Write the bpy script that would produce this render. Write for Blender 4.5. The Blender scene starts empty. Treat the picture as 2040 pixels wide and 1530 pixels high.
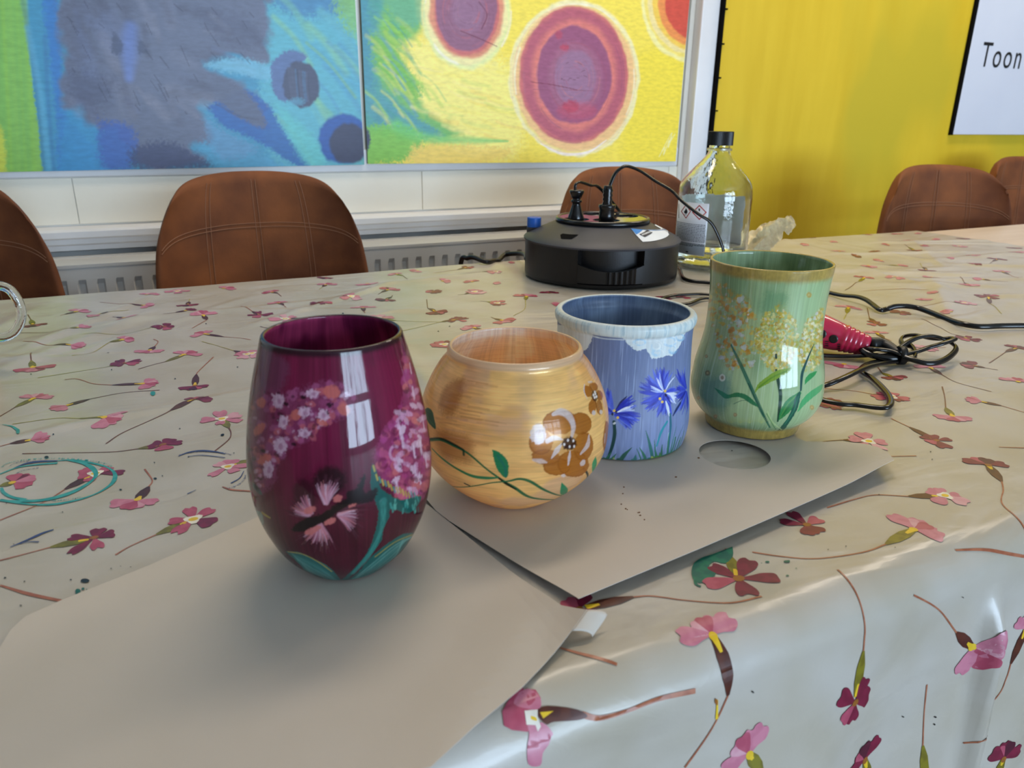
import bpy, bmesh, math, random
import numpy as np
from mathutils import Vector, Matrix
sc = bpy.context.scene
C = sc.collection
PI = math.pi
rad = math.radians

# ------------------------------------------------------------------ camera
F = 1490.0
PITCH, ROLL, YAW = rad(19.57), rad(0.75), rad(26.5)
FW = np.array([math.sin(YAW)*math.cos(PITCH), math.cos(YAW)*math.cos(PITCH), -math.sin(PITCH)])
_rt = np.array([math.cos(YAW), -math.sin(YAW), 0.0]); _up = np.cross(_rt, FW)
RT = _rt*math.cos(ROLL)+_up*math.sin(ROLL); UP = -_rt*math.sin(ROLL)+_up*math.cos(ROLL)
TZ = 0.75                                     # height of the table top
CAM = np.array([0.0, 0.0, TZ+0.225])
cd = bpy.data.cameras.new('camera'); cam = bpy.data.objects.new('camera', cd); C.objects.link(cam)
cd.sensor_width = 36.0; cd.lens = F/2040*36; cd.clip_start = 0.01; cd.clip_end = 60
m = Matrix.Identity(4)
for i in range(3):
    m[i][0], m[i][1], m[i][2], m[i][3] = RT[i], UP[i], -FW[i], CAM[i]
cam.matrix_world = m
cd.dof.use_dof = True; cd.dof.focus_distance = 0.62; cd.dof.aperture_fstop = 15
sc.camera = cam
sc.view_settings.view_transform = 'Standard'; sc.view_settings.look = 'None'
sc.view_settings.gamma = 1.0; sc.view_settings.use_curve_mapping = False
sc.view_settings.exposure = 0.13

# ------------------------------------------------------------------ world and light
w = bpy.data.worlds.new('sky'); sc.world = w; w.use_nodes = True
w.node_tree.nodes['Background'].inputs[0].default_value = (0.62, 0.74, 1.0, 1)
w.node_tree.nodes['Background'].inputs[1].default_value = 1.6

def area(name, loc, rot, sx, sy, power, col):
    l = bpy.data.lights.new(name, 'AREA'); l.shape = 'RECTANGLE'; l.size = sx; l.size_y = sy
    l.energy = power; l.color = col
    o = bpy.data.objects.new(name, l); C.objects.link(o); o.location = loc; o.rotation_euler = rot
    return o
ROOM = dict(x0=-2.6, x1=4.6, y0=-5.2, y1=1.85, z1=2.75)
WINS = [(-0.15, 0.95), (1.02, 2.12), (2.19, 3.29)]   # window openings in the wall behind the camera
WZ = (0.20, 2.30); WT = (1.38, 1.60)             # sill and head; the transom bar
for (a, b) in WINS:
    area('window_daylight', ((a+b)/2, ROOM['y0']+0.0, (WZ[0]+WT[0])/2), (rad(90), 0, 0), b-a-0.04, WT[0]-WZ[0]-0.05, 66, (0.60, 0.79, 1.0))
    area('transom_daylight', ((a+b)/2, ROOM['y0']+0.0, (WZ[1]+WT[1])/2), (rad(90), 0, 0), b-a-0.04, WZ[1]-WT[1]-0.05, 32, (0.60, 0.79, 1.0))
LAMPS = [(0.75, 1.20), (2.55, 1.20)]
for (x, y) in LAMPS:
    area('ceiling_lamp_light', (x, y, 2.66), (0, 0, 0), 1.15, 0.28, 12.5, (1.0, 0.85, 0.68))

# ------------------------------------------------------------------ pixel of the photograph -> point of the place
def ray(x, y):
    return RT*(x-1020)/F - UP*(y-765)/F + FW
def on_z(x, y, z=TZ):
    d = ray(x, y); return CAM + d*((z-CAM[2])/d[2])
def on_y(x, y, Y):
    d = ray(x, y); return CAM + d*(Y/d[1])
def depth_of(p):
    return float((np.array(p)-CAM) @ FW)

# ------------------------------------------------------------------ materials
def lin(c):
    c = np.asarray(c, float)/255.0
    return np.where(c <= 0.04045, c/12.92, ((c+0.055)/1.055)**2.4)
def rgba(c): return tuple(float(v) for v in lin(c))+(1.0,)
class NT:
    def __init__(s, name):
        s.m = bpy.data.materials.new(name); s.m.use_nodes = True; s.t = s.m.node_tree
        s.b = s.t.nodes['Principled BSDF']; s.o = s.t.nodes['Material Output']
    def n(s, k, **kw):
        nd = s.t.nodes.new(k)
        for a, v in kw.items(): setattr(nd, a, v)
        return nd
    def l(s, a, b): s.t.links.new(a, b)
def mat(name, c, rough=0.5, metal=0.0, c2=None, scale=8.0, bump=0.0, bscale=60.0, stretch=(1, 1, 1), coat=0.0, spec=0.5, detail=4, bdist=0.001, ramp=(0.35, 0.65)):
    k = NT(name)
    k.b.inputs['Base Color'].default_value = rgba(c); k.b.inputs['Roughness'].default_value = rough
    k.b.inputs['Metallic'].default_value = metal; k.b.inputs['Coat Weight'].default_value = coat
    k.b.inputs['Specular IOR Level'].default_value = spec
    tc = k.n('ShaderNodeTexCoord'); mp = k.n('ShaderNodeMapping'); mp.inputs['Scale'].default_value = stretch
    k.l(tc.outputs['Object'], mp.inputs['Vector'])
    nz = k.n('ShaderNodeTexNoise'); nz.inputs['Scale'].default_value = scale; nz.inputs['Detail'].default_value = detail
    k.l(mp.outputs[0], nz.inputs['Vector'])
    rp = k.n('ShaderNodeValToRGB'); rp.color_ramp.elements[0].position = ramp[0]; rp.color_ramp.elements[1].position = ramp[1]
    c2 = c2 if c2 is not None else tuple(v*0.95 for v in c)
    rp.color_ramp.elements[0].color = rgba(c2); rp.color_ramp.elements[1].color = rgba(c)
    k.l(nz.outputs['Fac'], rp.inputs[0]); k.l(rp.outputs[0], k.b.inputs['Base Color'])
    if bump:
        n2 = k.n('ShaderNodeTexNoise'); n2.inputs['Scale'].default_value = bscale; n2.inputs['Detail'].default_value = 5
        k.l(mp.outputs[0], n2.inputs['Vector'])
        bp = k.n('ShaderNodeBump'); bp.inputs['Strength'].default_value = bump; bp.inputs['Distance'].default_value = bdist
        k.l(n2.outputs['Fac'], bp.inputs['Height']); k.l(bp.outputs[0], k.b.inputs['Normal'])
    return k.m
def glass(name, tint=(255, 255, 255), ior=1.45, rough=0.0):
    k = NT(name); k.b.inputs['Base Color'].default_value = rgba(tint)
    k.b.inputs['Transmission Weight'].default_value = 1.0; k.b.inputs['IOR'].default_value = ior
    k.b.inputs['Roughness'].default_value = rough
    nz = k.n('ShaderNodeTexNoise'); nz.inputs['Scale'].default_value = 14
    bp = k.n('ShaderNodeBump'); bp.inputs['Strength'].default_value = 0.12; bp.inputs['Distance'].default_value = 0.002
    k.l(nz.outputs['Fac'], bp.inputs['Height']); k.l(bp.outputs[0], k.b.inputs['Normal'])
    return k.m
def painted(name, rough=0.25, metal=0.0, trans=0.0, bump=0.3, streak=(220, 6), coat=0.3, spec=0.3, coatr=0.05, cb=0.12):
    """paint layer held as a colour attribute, with brush grooves as bump"""
    k = NT(name)
    at = k.n('ShaderNodeAttribute'); at.attribute_name = 'paint'
    uv = k.n('ShaderNodeUVMap'); uv.uv_map = 'UVMap'
    mp = k.n('ShaderNodeMapping'); mp.inputs['Scale'].default_value = (streak[0], streak[1], 1)
    k.l(uv.outputs[0], mp.inputs['Vector'])
    nz = k.n('ShaderNodeTexNoise'); nz.inputs['Scale'].default_value = 1.0; nz.inputs['Detail'].default_value = 3
    k.l(mp.outputs[0], nz.inputs['Vector'])
    hs = k.n('ShaderNodeHueSaturation'); mr = k.n('ShaderNodeMapRange')
    mr.inputs['From Min'].default_value = 0.3; mr.inputs['From Max'].default_value = 0.7
    mr.inputs['To Min'].default_value = 0.90; mr.inputs['To Max'].default_value = 1.10
    k.l(nz.outputs['Fac'], mr.inputs[0]); k.l(mr.outputs[0], hs.inputs['Value']); k.l(at.outputs['Color'], hs.inputs['Color'])
    k.l(hs.outputs[0], k.b.inputs['Base Color'])
    k.b.inputs['Roughness'].default_value = rough; k.b.inputs['Metallic'].default_value = metal; k.b.inputs['Specular IOR Level'].default_value = spec
    k.b.inputs['Coat Weight'].default_value = coat; k.b.inputs['Coat Roughness'].default_value = coatr
    bp = k.n('ShaderNodeBump'); bp.inputs['Strength'].default_value = bump; bp.inputs['Distance'].default_value = 0.0004
    k.l(nz.outputs['Fac'], bp.inputs['Height']); k.l(bp.outputs[0], k.b.inputs['Normal'])
    b3 = k.n('ShaderNodeBump'); b3.inputs['Strength'].default_value = cb; b3.inputs['Distance'].default_value = 0.0003
    k.l(nz.outputs['Fac'], b3.inputs['Height']); k.l(b3.outputs[0], k.b.inputs['Coat Normal'])
    if trans:
        tr = k.n('ShaderNodeBsdfTranslucent'); mx = k.n('ShaderNodeMixShader'); mx.inputs[0].default_value = trans
        k.l(hs.outputs[0], tr.inputs['Color']); k.l(k.b.outputs[0], mx.inputs[1]); k.l(tr.outputs[0], mx.inputs[2])
        k.l(mx.outputs[0], k.o.inputs['Surface'])
    return k.m

M = {}
M['wallwhite'] = mat('wall_white', (242, 241, 236), 0.45, c2=(234, 232, 224), scale=3, bump=0.15, bscale=25)
M['wallpanel'] = mat('wall_panel', (244, 240, 226), 0.4, c2=(236, 230, 212), scale=2.5)
M['wallback'] = mat('wall_taupe', (128, 118, 106), 0.7, c2=(120, 110, 98), scale=3)
M['ceiling'] = mat('ceiling_white', (225, 222, 215), 0.9)
M['floor'] = mat('floor_grey', (120, 112, 104), 0.5, c2=(100, 92, 84), scale=5)
M['trim'] = mat('trim_white', (236, 237, 240), 0.4, c2=(224, 224, 226), scale=4)
M['radiator'] = mat('radiator_white', (214, 212, 206), 0.35, c2=(202, 200, 196), scale=3)
M['dark'] = mat('dark_gap', (12, 11, 11), 0.9, spec=.1)
M['black'] = mat('black_plastic', (15, 14, 16), 0.42, c2=(11, 11, 12), scale=30, bump=0.25, bscale=500, bdist=0.0003)
M['blackgloss'] = mat('black_gloss', (13, 13, 15), 0.22, c2=(10, 10, 12), scale=20)
M['graphite'] = mat('graphite_plastic', (54, 54, 60), 0.5, c2=(48, 48, 54), scale=30, bump=0.3, bscale=600, bdist=0.0003)
M['blue'] = mat('blue_plastic', (28, 96, 190), 0.4)
M['white'] = mat('white_print', (232, 234, 236), 0.5, c2=(226, 228, 230))
M['board'] = mat('white_board', (222, 226, 238), 0.35, c2=(216, 220, 234), scale=3)
M['ink'] = mat('black_ink', (16, 16, 20), 0.6)
M['red'] = mat('red_ink', (196, 44, 44), 0.6)
M['labelblue'] = mat('label_blue', (20, 128, 205), 0.45)
M['navy'] = mat('label_navy', (22, 34, 62), 0.45)
M['pink'] = mat('raspberry_plastic', (190, 34, 72), 0.22, c2=(180, 30, 66), coat=0.4)
M['beige'] = mat('beige_tabletop', (214, 196, 180), 0.35, c2=(204, 184, 166), scale=3, stretch=(1, 12, 1), detail=6)
M['metal'] = mat('metal_leg', (30, 30, 32), 0.35, 0.6)
M['suede'] = mat('brown_suede', (140, 80, 38), 0.8, c2=(96, 50, 22), scale=11, bump=0.3, bscale=160, detail=6, ramp=(0.3, 0.72))
M['thread'] = mat('stitch_thread', (150, 104, 76), 0.8)
M['glass'] = glass('clear_glass', (244, 250, 248), 1.42)
M['liquid'] = glass('clear_liquid', (246, 249, 247), 1.33)
M['lamp'] = NT('lamp_diffuser').m
_b = M['lamp'].node_tree.nodes['Principled BSDF']; _b.inputs['Emission Color'].default_value = (1, .9, .78, 1); _b.inputs['Emission Strength'].default_value = 3.0

# ------------------------------------------------------------------ object helpers
def tag(o, label=None, cat=None, group=None, kind=None):
    if label: o['label'] = label
    if cat: o['category'] = cat
    if group: o['group'] = group
    if kind: o['kind'] = kind
    return o
def empty(name, loc, rz=0.0):
    o = bpy.data.objects.new(name, None); C.objects.link(o); o.location = loc; o.rotation_euler = (0, 0, rz)
    o.empty_display_size = 0.02
    return o
def link(name, me, mats, parent=None, smooth=True):
    o = bpy.data.objects.new(name, me); C.objects.link(o)
    for mm in (mats if isinstance(mats, (list, tuple)) else [mats]): me.materials.append(mm)
    if smooth: me.polygons.foreach_set('use_smooth', [True]*len(me.polygons))
    if parent: o.parent = parent
    return o
class MB:
    def __init__(s): s.v = []; s.f = []; s.mi = []
    def add(s, vs, fs, mi=0):
        b = len(s.v); s.v += [tuple(map(float, v)) for v in vs]
        for f in fs: s.f.append([b+i for i in f]); s.mi.append(mi)
    def box(s, x0, x1, y0, y1, z0, z1, mi=0, M4=None):
        vs = [(x, y, z) for x in (x0, x1) for y in (y0, y1) for z in (z0, z1)]
        if M4 is not None: vs = [tuple(M4 @ Vector(v)) for v in vs]
        s.add(vs, [(0, 1, 3, 2), (4, 6, 7, 5), (0, 4, 5, 1), (2, 3, 7, 6), (0, 2, 6, 4), (1, 5, 7, 3)], mi)
    def lathe(s, prof, n=64, mi=0, c=(0, 0, 0), cap0=False, cap1=False, M4=None):
        vs = []; fs = []
        for (z, r) in prof:
            for k in range(n):
                a = 2*PI*k/n; vs.append((c[0]+r*math.cos(a), c[1]+r*math.sin(a), c[2]+z))
        for i in range(len(prof)-1):
            for k in range(n):
                fs.append((i*n+k, i*n+(k+1) % n, (i+1)*n+(k+1) % n, (i+1)*n+k))
        if cap0: fs.append(tuple(range(n-1, -1, -1)))
        if cap1: fs.append(tuple((len(prof)-1)*n+k for k in range(n)))
        if M4 is not None: vs = [tuple(M4 @ Vector(v)) for v in vs]
        s.add(vs, fs, mi)
    def tube(s, pts, r, n=10, mi=0, flat=1.0, cap=True, nrm=None):
        pts = [Vector(p) for p in pts]; N = len(pts)
        rs = r if isinstance(r, (list, tuple)) else [r]*N
        vs = []; fs = []
        t = (pts[1]-pts[0]).normalized()
        a = Vector((0, 0, 1)) if abs(t.z) < 0.9 else Vector((1, 0, 0))
        u = t.cross(a).normalized()
        for i in range(N):
            t2 = (pts[min(i+1, N-1)]-pts[max(i-1, 0)]).normalized()
            u = (u - t2*u.dot(t2)).normalized(); w2 = t2.cross(u).normalized()
            for k in range(n):
                an = 2*PI*k/n
                vs.append(pts[i]+u*(rs[i]*math.cos(an))+w2*(rs[i]*flat*math.sin(an)))
        for i in range(N-1):
            for k in range(n):
                fs.append((i*n+k, i*n+(k+1) % n, (i+1)*n+(k+1) % n, (i+1)*n+k))
        if cap:
            fs.append(tuple(range(n-1, -1, -1))); fs.append(tuple((N-1)*n+k for k in range(n)))
        s.add(vs, fs, mi)
    def build(s, name, mats, parent=None, smooth=False, bevel=0.0, seg=2, auto=True):
        me = bpy.data.meshes.new(name); me.from_pydata(s.v, [], s.f); me.update()
        bm = bmesh.new(); bm.from_mesh(me); bmesh.ops.recalc_face_normals(bm, faces=bm.faces); bm.to_mesh(me); bm.free()
        if len(set(s.mi)) > 1: me.polygons.foreach_set('material_index', s.mi)
        o = link(name, me, mats, parent, smooth)
        if bevel:
            md = o.modifiers.new('bevel', 'BEVEL'); md.width = bevel; md.segments = seg; md.limit_method = 'ANGLE'; md.angle_limit = rad(35)
        return o
def spline(pts, n=8):
    """Catmull-Rom through the points"""
    P = [np.array(p, float) for p in pts]; P = [2*P[0]-P[1]]+P+[2*P[-1]-P[-2]]
    out = []
    for i in range(1, len(P)-2):
        for k in range(n):
            t = k/n
            out.append(0.5*((2*P[i])+(-P[i-1]+P[i+1])*t+(2*P[i-1]-5*P[i]+4*P[i+1]-P[i+2])*t*t+(-P[i-1]+3*P[i]-3*P[i+1]+P[i+2])*t**3))
    out.append(P[-2]); return out
def pchip(xk, yk, x):
    xk = np.array(xk, float); yk = np.array(yk, float); h = np.diff(xk); d = np.diff(yk)/h
    mm = np.zeros(len(xk)); mm[0] = d[0]; mm[-1] = d[-1]
    for i in range(1, len(xk)-1): mm[i] = (d[i-1]*h[i]+d[i]*h[i-1])/(h[i]+h[i-1])
    i = np.clip(np.searchsorted(xk, x)-1, 0, len(h)-1); t = (x-xk[i])/h[i]
    return (2*t**3-3*t**2+1)*yk[i]+(t**3-2*t**2+t)*h[i]*mm[i]+(-2*t**3+3*t**2)*yk[i+1]+(t**3-t**2)*h[i]*mm[i+1]

# ------------------------------------------------------------------ painting onto surfaces
def vnoise(x, y, seed=0):
    r = np.random.RandomState(seed); T = r.rand(256, 256)
    xi = np.floor(x).astype(int); yi = np.floor(y).astype(int); fx = x-xi; fy = y-yi
    fx = fx*fx*(3-2*fx); fy = fy*fy*(3-2*fy)
    a = T[xi % 256, yi % 256]; b = T[(xi+1) % 256, yi % 256]; c = T[xi % 256, (yi+1) % 256]; d = T[(xi+1) % 256, (yi+1) % 256]
    return (a*(1-fx)+b*fx)*(1-fy)+(c*(1-fx)+d*fx)*fy
def fbm(x, y, seed=0, o=3):
    s = 0; a = 0.5; t = 0
    for k in range(o):
        s = s+a*vnoise(x*2**k, y*2**k, seed+k); t += a; a *= 0.5
    return s/t
def sstep(e0, e1, x):
    t = np.clip((x-e0)/(e1-e0), 0, 1); return t*t*(3-2*t)
class Canvas:
    """colour held on a grid of surface points: U across (angle or x), S up (arc length or z), R metres per unit of U on each row"""
    def __init__(s, U, S, R, to_uv, mpp, base):
        s.U, s.S, s.R = U, S, R; s.to_uv = to_uv; s.mpp = mpp
        s.col = np.zeros((len(S), len(U), 3)); s.col[:] = lin(base); s.k = 0
    def win(s, uv, pad):
        u0, v0 = uv.min(0); u1, v1 = uv.max(0)
        i0 = max(0, np.searchsorted(s.S, v0-pad)); i1 = min(len(s.S), np.searchsorted(s.S, v1+pad))
        rm = max(1e-6, s.R[i0:i1].min() if i1 > i0 else 1e-6)
        j0 = max(0, np.searchsorted(s.U, u0-pad/rm)); j1 = min(len(s.U), np.searchsorted(s.U, u1+pad/rm))
        return i0, i1, j0, j1
    def blend(s, w4, mask, col):
        i0, i1, j0, j1 = w4; c = s.col[i0:i1, j0:j1]
        s.col[i0:i1, j0:j1] = c+(lin(col)-c)*mask[..., None]
    def stroke(s, pts, r, col, a=1.0, soft=0.35, dry=0.0, smooth=True, warp=0.0):
        if smooth and len(pts) > 2: pts = [tuple(p) for p in spline(pts, 5)]
        uv = s.to_uv(pts)
        if uv is None or len(uv) < 1: return
        n = len(uv)
        if np.isscalar(r): rr = np.full(n, float(r))
        else: rr = np.interp(np.linspace(0, 1, n), np.linspace(0, 1, len(r)), r)
        rr = rr*s.mpp; pad = rr.max()*2.2
        w4 = s.win(uv, pad); i0, i1, j0, j1 = w4
        if i1 <= i0 or j1 <= j0: return
        V = s.S[i0:i1, None]; Rw = s.R[i0:i1, None]; X = s.U[None, j0:j1]*Rw; Y = V+0*X
        if warp:
            s.k += 1; f = 1/(rr.max()*1.2)
            X = X+(fbm(X*f, Y*f, s.k, 2)-.5)*2*warp*s.mpp; Y = Y+(fbm(X*f+31, Y*f+17, s.k+3, 2)-.5)*2*warp*s.mpp
        best = np.full(X.shape, 9.0); al = np.zeros(X.shape)
        if n == 1:
            best = np.hypot(X-uv[0, 0]*Rw, Y-uv[0, 1])/rr[0]
        for q in range(n-1):
            ax = uv[q, 0]*Rw; ay = uv[q, 1]; bx = uv[q+1, 0]*Rw; by = uv[q+1, 1]
            dx = bx-ax; dy = by-ay; L = dx*dx+dy*dy+1e-14
            t = np.clip(((X-ax)*dx+(Y-ay)*dy)/L, 0, 1)
            d = np.hypot(X-ax-t*dx, Y-ay-t*dy)/np.maximum(rr[q]+(rr[q+1]-rr[q])*t, 1e-6)
            al = np.where(d < best, q+t, al); best = np.minimum(best, d)
        mk = 1-sstep(1-soft, 1+soft*0.6, best)
        if dry:
            s.k += 1; mk = mk*np.clip(1-dry*1.6*(fbm(best*3.5, al*0.7, s.k, 2)-0.25), 0, 1)
        s.blend(w4, mk*a, col)
    def poly(s, pts, col, a=1.0, soft=1.0, warp=0.0, wf=0.12, tex=0.0, smooth=True):
        """filled outline; soft and warp in photo pixels"""
        pts = [tuple(p) for p in pts]
        if smooth:
            q = [tuple(p) for p in spline(pts+[pts[0]], 4)][:-1]
        else: q = pts
        uv = s.to_uv(q)
        if uv is None or len(uv) < 3: return
        sf = max(soft, 0.4)*s.mpp; wp = warp*s.mpp
        w4 = s.win(uv, sf+wp*1.5); i0, i1, j0, j1 = w4
        if i1 <= i0 or j1 <= j0: return
        Rw = s.R[i0:i1, None]; X = s.U[None, j0:j1]*Rw; Y = s.S[i0:i1, None]+0*X
        s.k += 1
        if warp:
            f = wf/s.mpp
            nx = (fbm(X*f, Y*f, s.k, 3)-.5)*2*wp; ny = (fbm(X*f+31, Y*f+17, s.k+5, 3)-.5)*2*wp
            X = X+nx; Y = Y+ny
        ins = np.zeros(X.shape, bool); dm = np.full(X.shape, 1e9)
        n = len(uv)
        for q in range(n):
            ax = uv[q, 0]*Rw; ay = uv[q, 1]; bx = uv[(q+1) % n, 0]*Rw; by = uv[(q+1) % n, 1]
            dx = bx-ax; dy = by-ay; L = dx*dx+dy*dy+1e-16
            t = np.clip(((X-ax)*dx+(Y-ay)*dy)/L, 0, 1)
            dm = np.minimum(dm, (X-ax-t*dx)**2+(Y-ay-t*dy)**2)
            cond = (ay > Y) != (by > Y)
            with np.errstate(divide='ignore', invalid='ignore'):
                xi = ax+(Y-ay)*dx/(dy if abs(dy) > 1e-12 else 1e-12)
            ins ^= cond & (X < xi)
        sd = np.where(ins, 1, -1)*np.sqrt(dm)
        mk = sstep(-sf, sf, sd)
        if tex:
            mk = mk*np.clip(1-tex*1.8*(fbm(X*0.25/s.mpp, Y*0.06/s.mpp, s.k+9, 3)-0.3), 0, 1)
        s.blend(w4, mk*a, col)
    def blob(s, x, y, rx, ry, col, ang=0.0, a=1.0, soft=1.0, warp=0.0, wf=0.12, tex=0.0, n=14, start=0, end=360):
        ca, sa = math.cos(rad(ang)), math.sin(rad(ang))
        P = []
        for k in range(n):
            t = 2*PI*k/n; ex, ey = rx*math.cos(t), ry*math.sin(t)
            P.append((x+ex*ca-ey*sa, y+ex*sa+ey*ca))
        s.poly(P, col, a, soft, warp, wf, tex, smooth=False)
    def dabs(s, pts, r, cols, a=0.9, rnd=None, soft=0.6, asp=1.6, warp=1.0):
        for (x, y) in pts:
            q = r*rnd.uniform(0.5, 1.35); c = cols[rnd.randrange(len(cols))]; an = rnd.uniform(0, 180)
            s.blob(x, y, q*asp, q, c, an, a*rnd.uniform(0.6, 1), soft, warp, 0.3, n=8)
def grid_mesh(name, P, U, V, col, wrap=False):
    """P: rows x cols x 3 points -> mesh with UV map and colour attribute"""
    nr, nc = P.shape[:2]
    me = bpy.data.meshes.new(name)
    me.vertices.add(nr*nc); me.vertices.foreach_set('co', P.reshape(-1).astype(np.float32))
    i = np.arange(nr-1)[:, None]; j = np.arange(nc if wrap else nc-1)[None, :]; j2 = (j+1) % nc
    q = np.stack([i*nc+j, i*nc+j2, (i+1)*nc+j2, (i+1)*nc+j], -1).reshape(-1, 4)
    nf = len(q); me.loops.add(nf*4); me.loops.foreach_set('vertex_index', q.reshape(-1).astype(np.int32))
    me.polygons.add(nf); me.polygons.foreach_set('loop_start', np.arange(0, nf*4, 4, dtype=np.int32))
    try: me.polygons.foreach_set('loop_total', np.full(nf, 4, dtype=np.int32))
    except Exception: pass
    me.update(calc_edges=True)
    uvl = me.uv_layers.new(name='UVMap')
    uu = np.broadcast_to(U, (nr, nc)).reshape(-1)[q.reshape(-1)]; vv = np.broadcast_to(V, (nr, nc)).reshape(-1)[q.reshape(-1)]
    uvl.data.foreach_set('uv', np.stack([uu, vv], -1).reshape(-1).astype(np.float32))
    if col is not None:
        ca = me.color_attributes.new('paint', 'FLOAT_COLOR', 'POINT')
        cc = np.concatenate([col.reshape(-1, 3), np.ones((nr*nc, 1))], 1)
        ca.data.foreach_set('color', cc.reshape(-1).astype(np.float32))
    me.polygons.foreach_set('use_smooth', [True]*nf)
    return me
# ================================================================== the room
YW = ROOM['y1']
def struct(name, mb, m, **kw):
    o = mb.build(name, m, **kw); o['kind'] = 'structure'; return o
XP = 1.535                                    # where the yellow wall begins
x0, x1, y0, z1 = ROOM['x0'], ROOM['x1'], ROOM['y0'], ROOM['z1']
b = MB(); b.box(x0-.1, x1+.1, y0-.1, YW+.1, -0.08, 0); struct('floor', b, M['floor'])
b = MB(); b.box(x0-.1, x1+.1, y0-.1, YW+.1, z1, z1+.08); struct('ceiling', b, M['ceiling'])
b = MB(); b.box(x0-.1, x0, y0, YW, 0, z1); struct('wall_left', b, M['wallback'])
b = MB(); b.box(x1, x1+.1, y0, YW, 0, z1); struct('wall_right', b, M['wallback'])
b = MB(); b.box(x0, XP, YW, YW+.1, 0, z1); struct('wall_far', b, M['wallwhite'])
k = NT('yellow_wall_paint')                   # brushed yellow with greenish patches
tc = k.n('ShaderNodeTexCoord'); mp = k.n('ShaderNodeMapping'); mp.inputs['Scale'].default_value = (7, 7, 0.9); k.l(tc.outputs['Object'], mp.inputs[0])
nz = k.n('ShaderNodeTexNoise'); nz.inputs['Scale'].default_value = 2.2; nz.inputs['Detail'].default_value = 5; k.l(mp.outputs[0], nz.inputs['Vector'])
rp = k.n('ShaderNodeValToRGB'); e = rp.color_ramp.elements; e[0].position = .3; e[0].color = rgba((216, 180, 28)); e[1].position = .7; e[1].color = rgba((228, 194, 44)); k.l(nz.outputs['Fac'], rp.inputs[0])
nz2 = k.n('ShaderNodeTexNoise'); nz2.inputs['Scale'].default_value = 2.0; mp2 = k.n('ShaderNodeMapping'); mp2.inputs['Scale'].default_value = (1.6, 1, 0.8); k.l(tc.outputs['Object'], mp2.inputs[0]); k.l(mp2.outputs[0], nz2.inputs['Vector'])
rp2 = k.n('ShaderNodeValToRGB'); rp2.color_ramp.elements[0].position = .52; rp2.color_ramp.elements[1].position = .68; k.l(nz2.outputs['Fac'], rp2.inputs[0])
mx = k.n('ShaderNodeMix', data_type='RGBA'); k.l(rp2.outputs[0], mx.inputs[0]); k.l(rp.outputs[0], mx.inputs[6]); mx.inputs[7].default_value = rgba((204, 180, 40)); k.l(mx.outputs[2], k.b.inputs['Base Color'])
k.b.inputs['Roughness'].default_value = .55
bp = k.n('ShaderNodeBump'); bp.inputs['Strength'].default_value = .12; bp.inputs['Distance'].default_value = .002; k.l(nz.outputs['Fac'], bp.inputs['Height']); k.l(bp.outputs[0], k.b.inputs['Normal'])
YY = 1.80
b = MB(); b.box(XP+.005, x1, YY, YW+.1, 0, z1); struct('wall_far_right', b, k.m)
b = MB(); b.box(XP, XP+.0048, YY-.003, YW, 0, z1)                                   # black staple edge of the yellow lining
for i in range(30):
    z = 0.12+i*0.088; b.box(XP-.003, XP+.011, YY-.006, YY-.0005, z, z+.004)
struct('trim_1', b, M['dark'])
b = MB(); b.box(XP-.062, XP-.001, 1.812, YW, 0, z1); struct('trim_2', b, M['trim'], bevel=.004)      # flat post
b = MB(); b.box(XP-.079, XP-.063, 1.842, YW, 0.75, z1); struct('trim_3', b, mat('groove_grey', (214, 210, 200), .6))
# wall behind the camera with its two windows
b = MB()
xs = [x0]+[q for p in WINS for q in p]+[x1]
b.box(x0, x1, y0-.12, y0, 0, WZ[0]); b.box(x0, x1, y0-.12, y0, WZ[1], z1)
for i in (0, 2, 4, 6): b.box(xs[i], xs[i+1], y0-.12, y0, WZ[0], WZ[1])
struct('wall_back', b, M['wallback'])
for i, (a, c) in enumerate(WINS):
    b = MB(); z0, z2 = WZ
    for (p, q) in ((a, a+.025), (c-.025, c)): b.box(p, q, y0+.005, y0+.05, z0, z2)
    b.box((a+c)/2-.035, (a+c)/2+.035, y0+.005, y0+.05, WT[1], z2)
    for (p, q) in ((z0, z0+.05), (z2-.05, z2), (WT[0], WT[1])): b.box(a, c, y0+.008, y0+.045, p, q)
    struct('window_%d' % (i+1), b, M['trim'])
# lower panelling, rail and sill mouldings of the far wall
J = [on_y(150, 400, YW-.012)[0], on_y(843, 380, YW-.012)[0]]
dj = J[1]-J[0]
edges = [x0+.01]+[J[0]+dj*k for k in range(-3, 3) if x0+.05 < J[0]+dj*k < XP-.1]+[XP-.064]
b = MB()
for i in range(len(edges)-1): b.box(edges[i]+.0007, edges[i+1]-.0007, YW-.005, YW, .752, .8465)
struct('trim_4', b, M['wallpanel'], bevel=.0008)
b = MB(); b.box(x0, XP-.081, YW-.007, YW, .848, .90); struct('trim_5', b, M['trim'], bevel=.003)
b = MB()                                                                            # sill moulding: stepped front
prof = [(YW, .748), (1.790, .748), (1.782, .744), (1.782, .732), (1.792, .728), (1.792, .718), (1.800, .714), (1.800, .704), (YW, .700)]
n = len(prof); vs = [(xx, p[0], p[1]) for xx in (x0, XP-.064) for p in prof]
b.add(vs, [(i, (i+1) % n, n+(i+1) % n, n+i) for i in range(n)]+[tuple(range(n)), tuple(range(2*n-1, n-1, -1))])
struct('trim_6', b, M['trim'])

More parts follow.
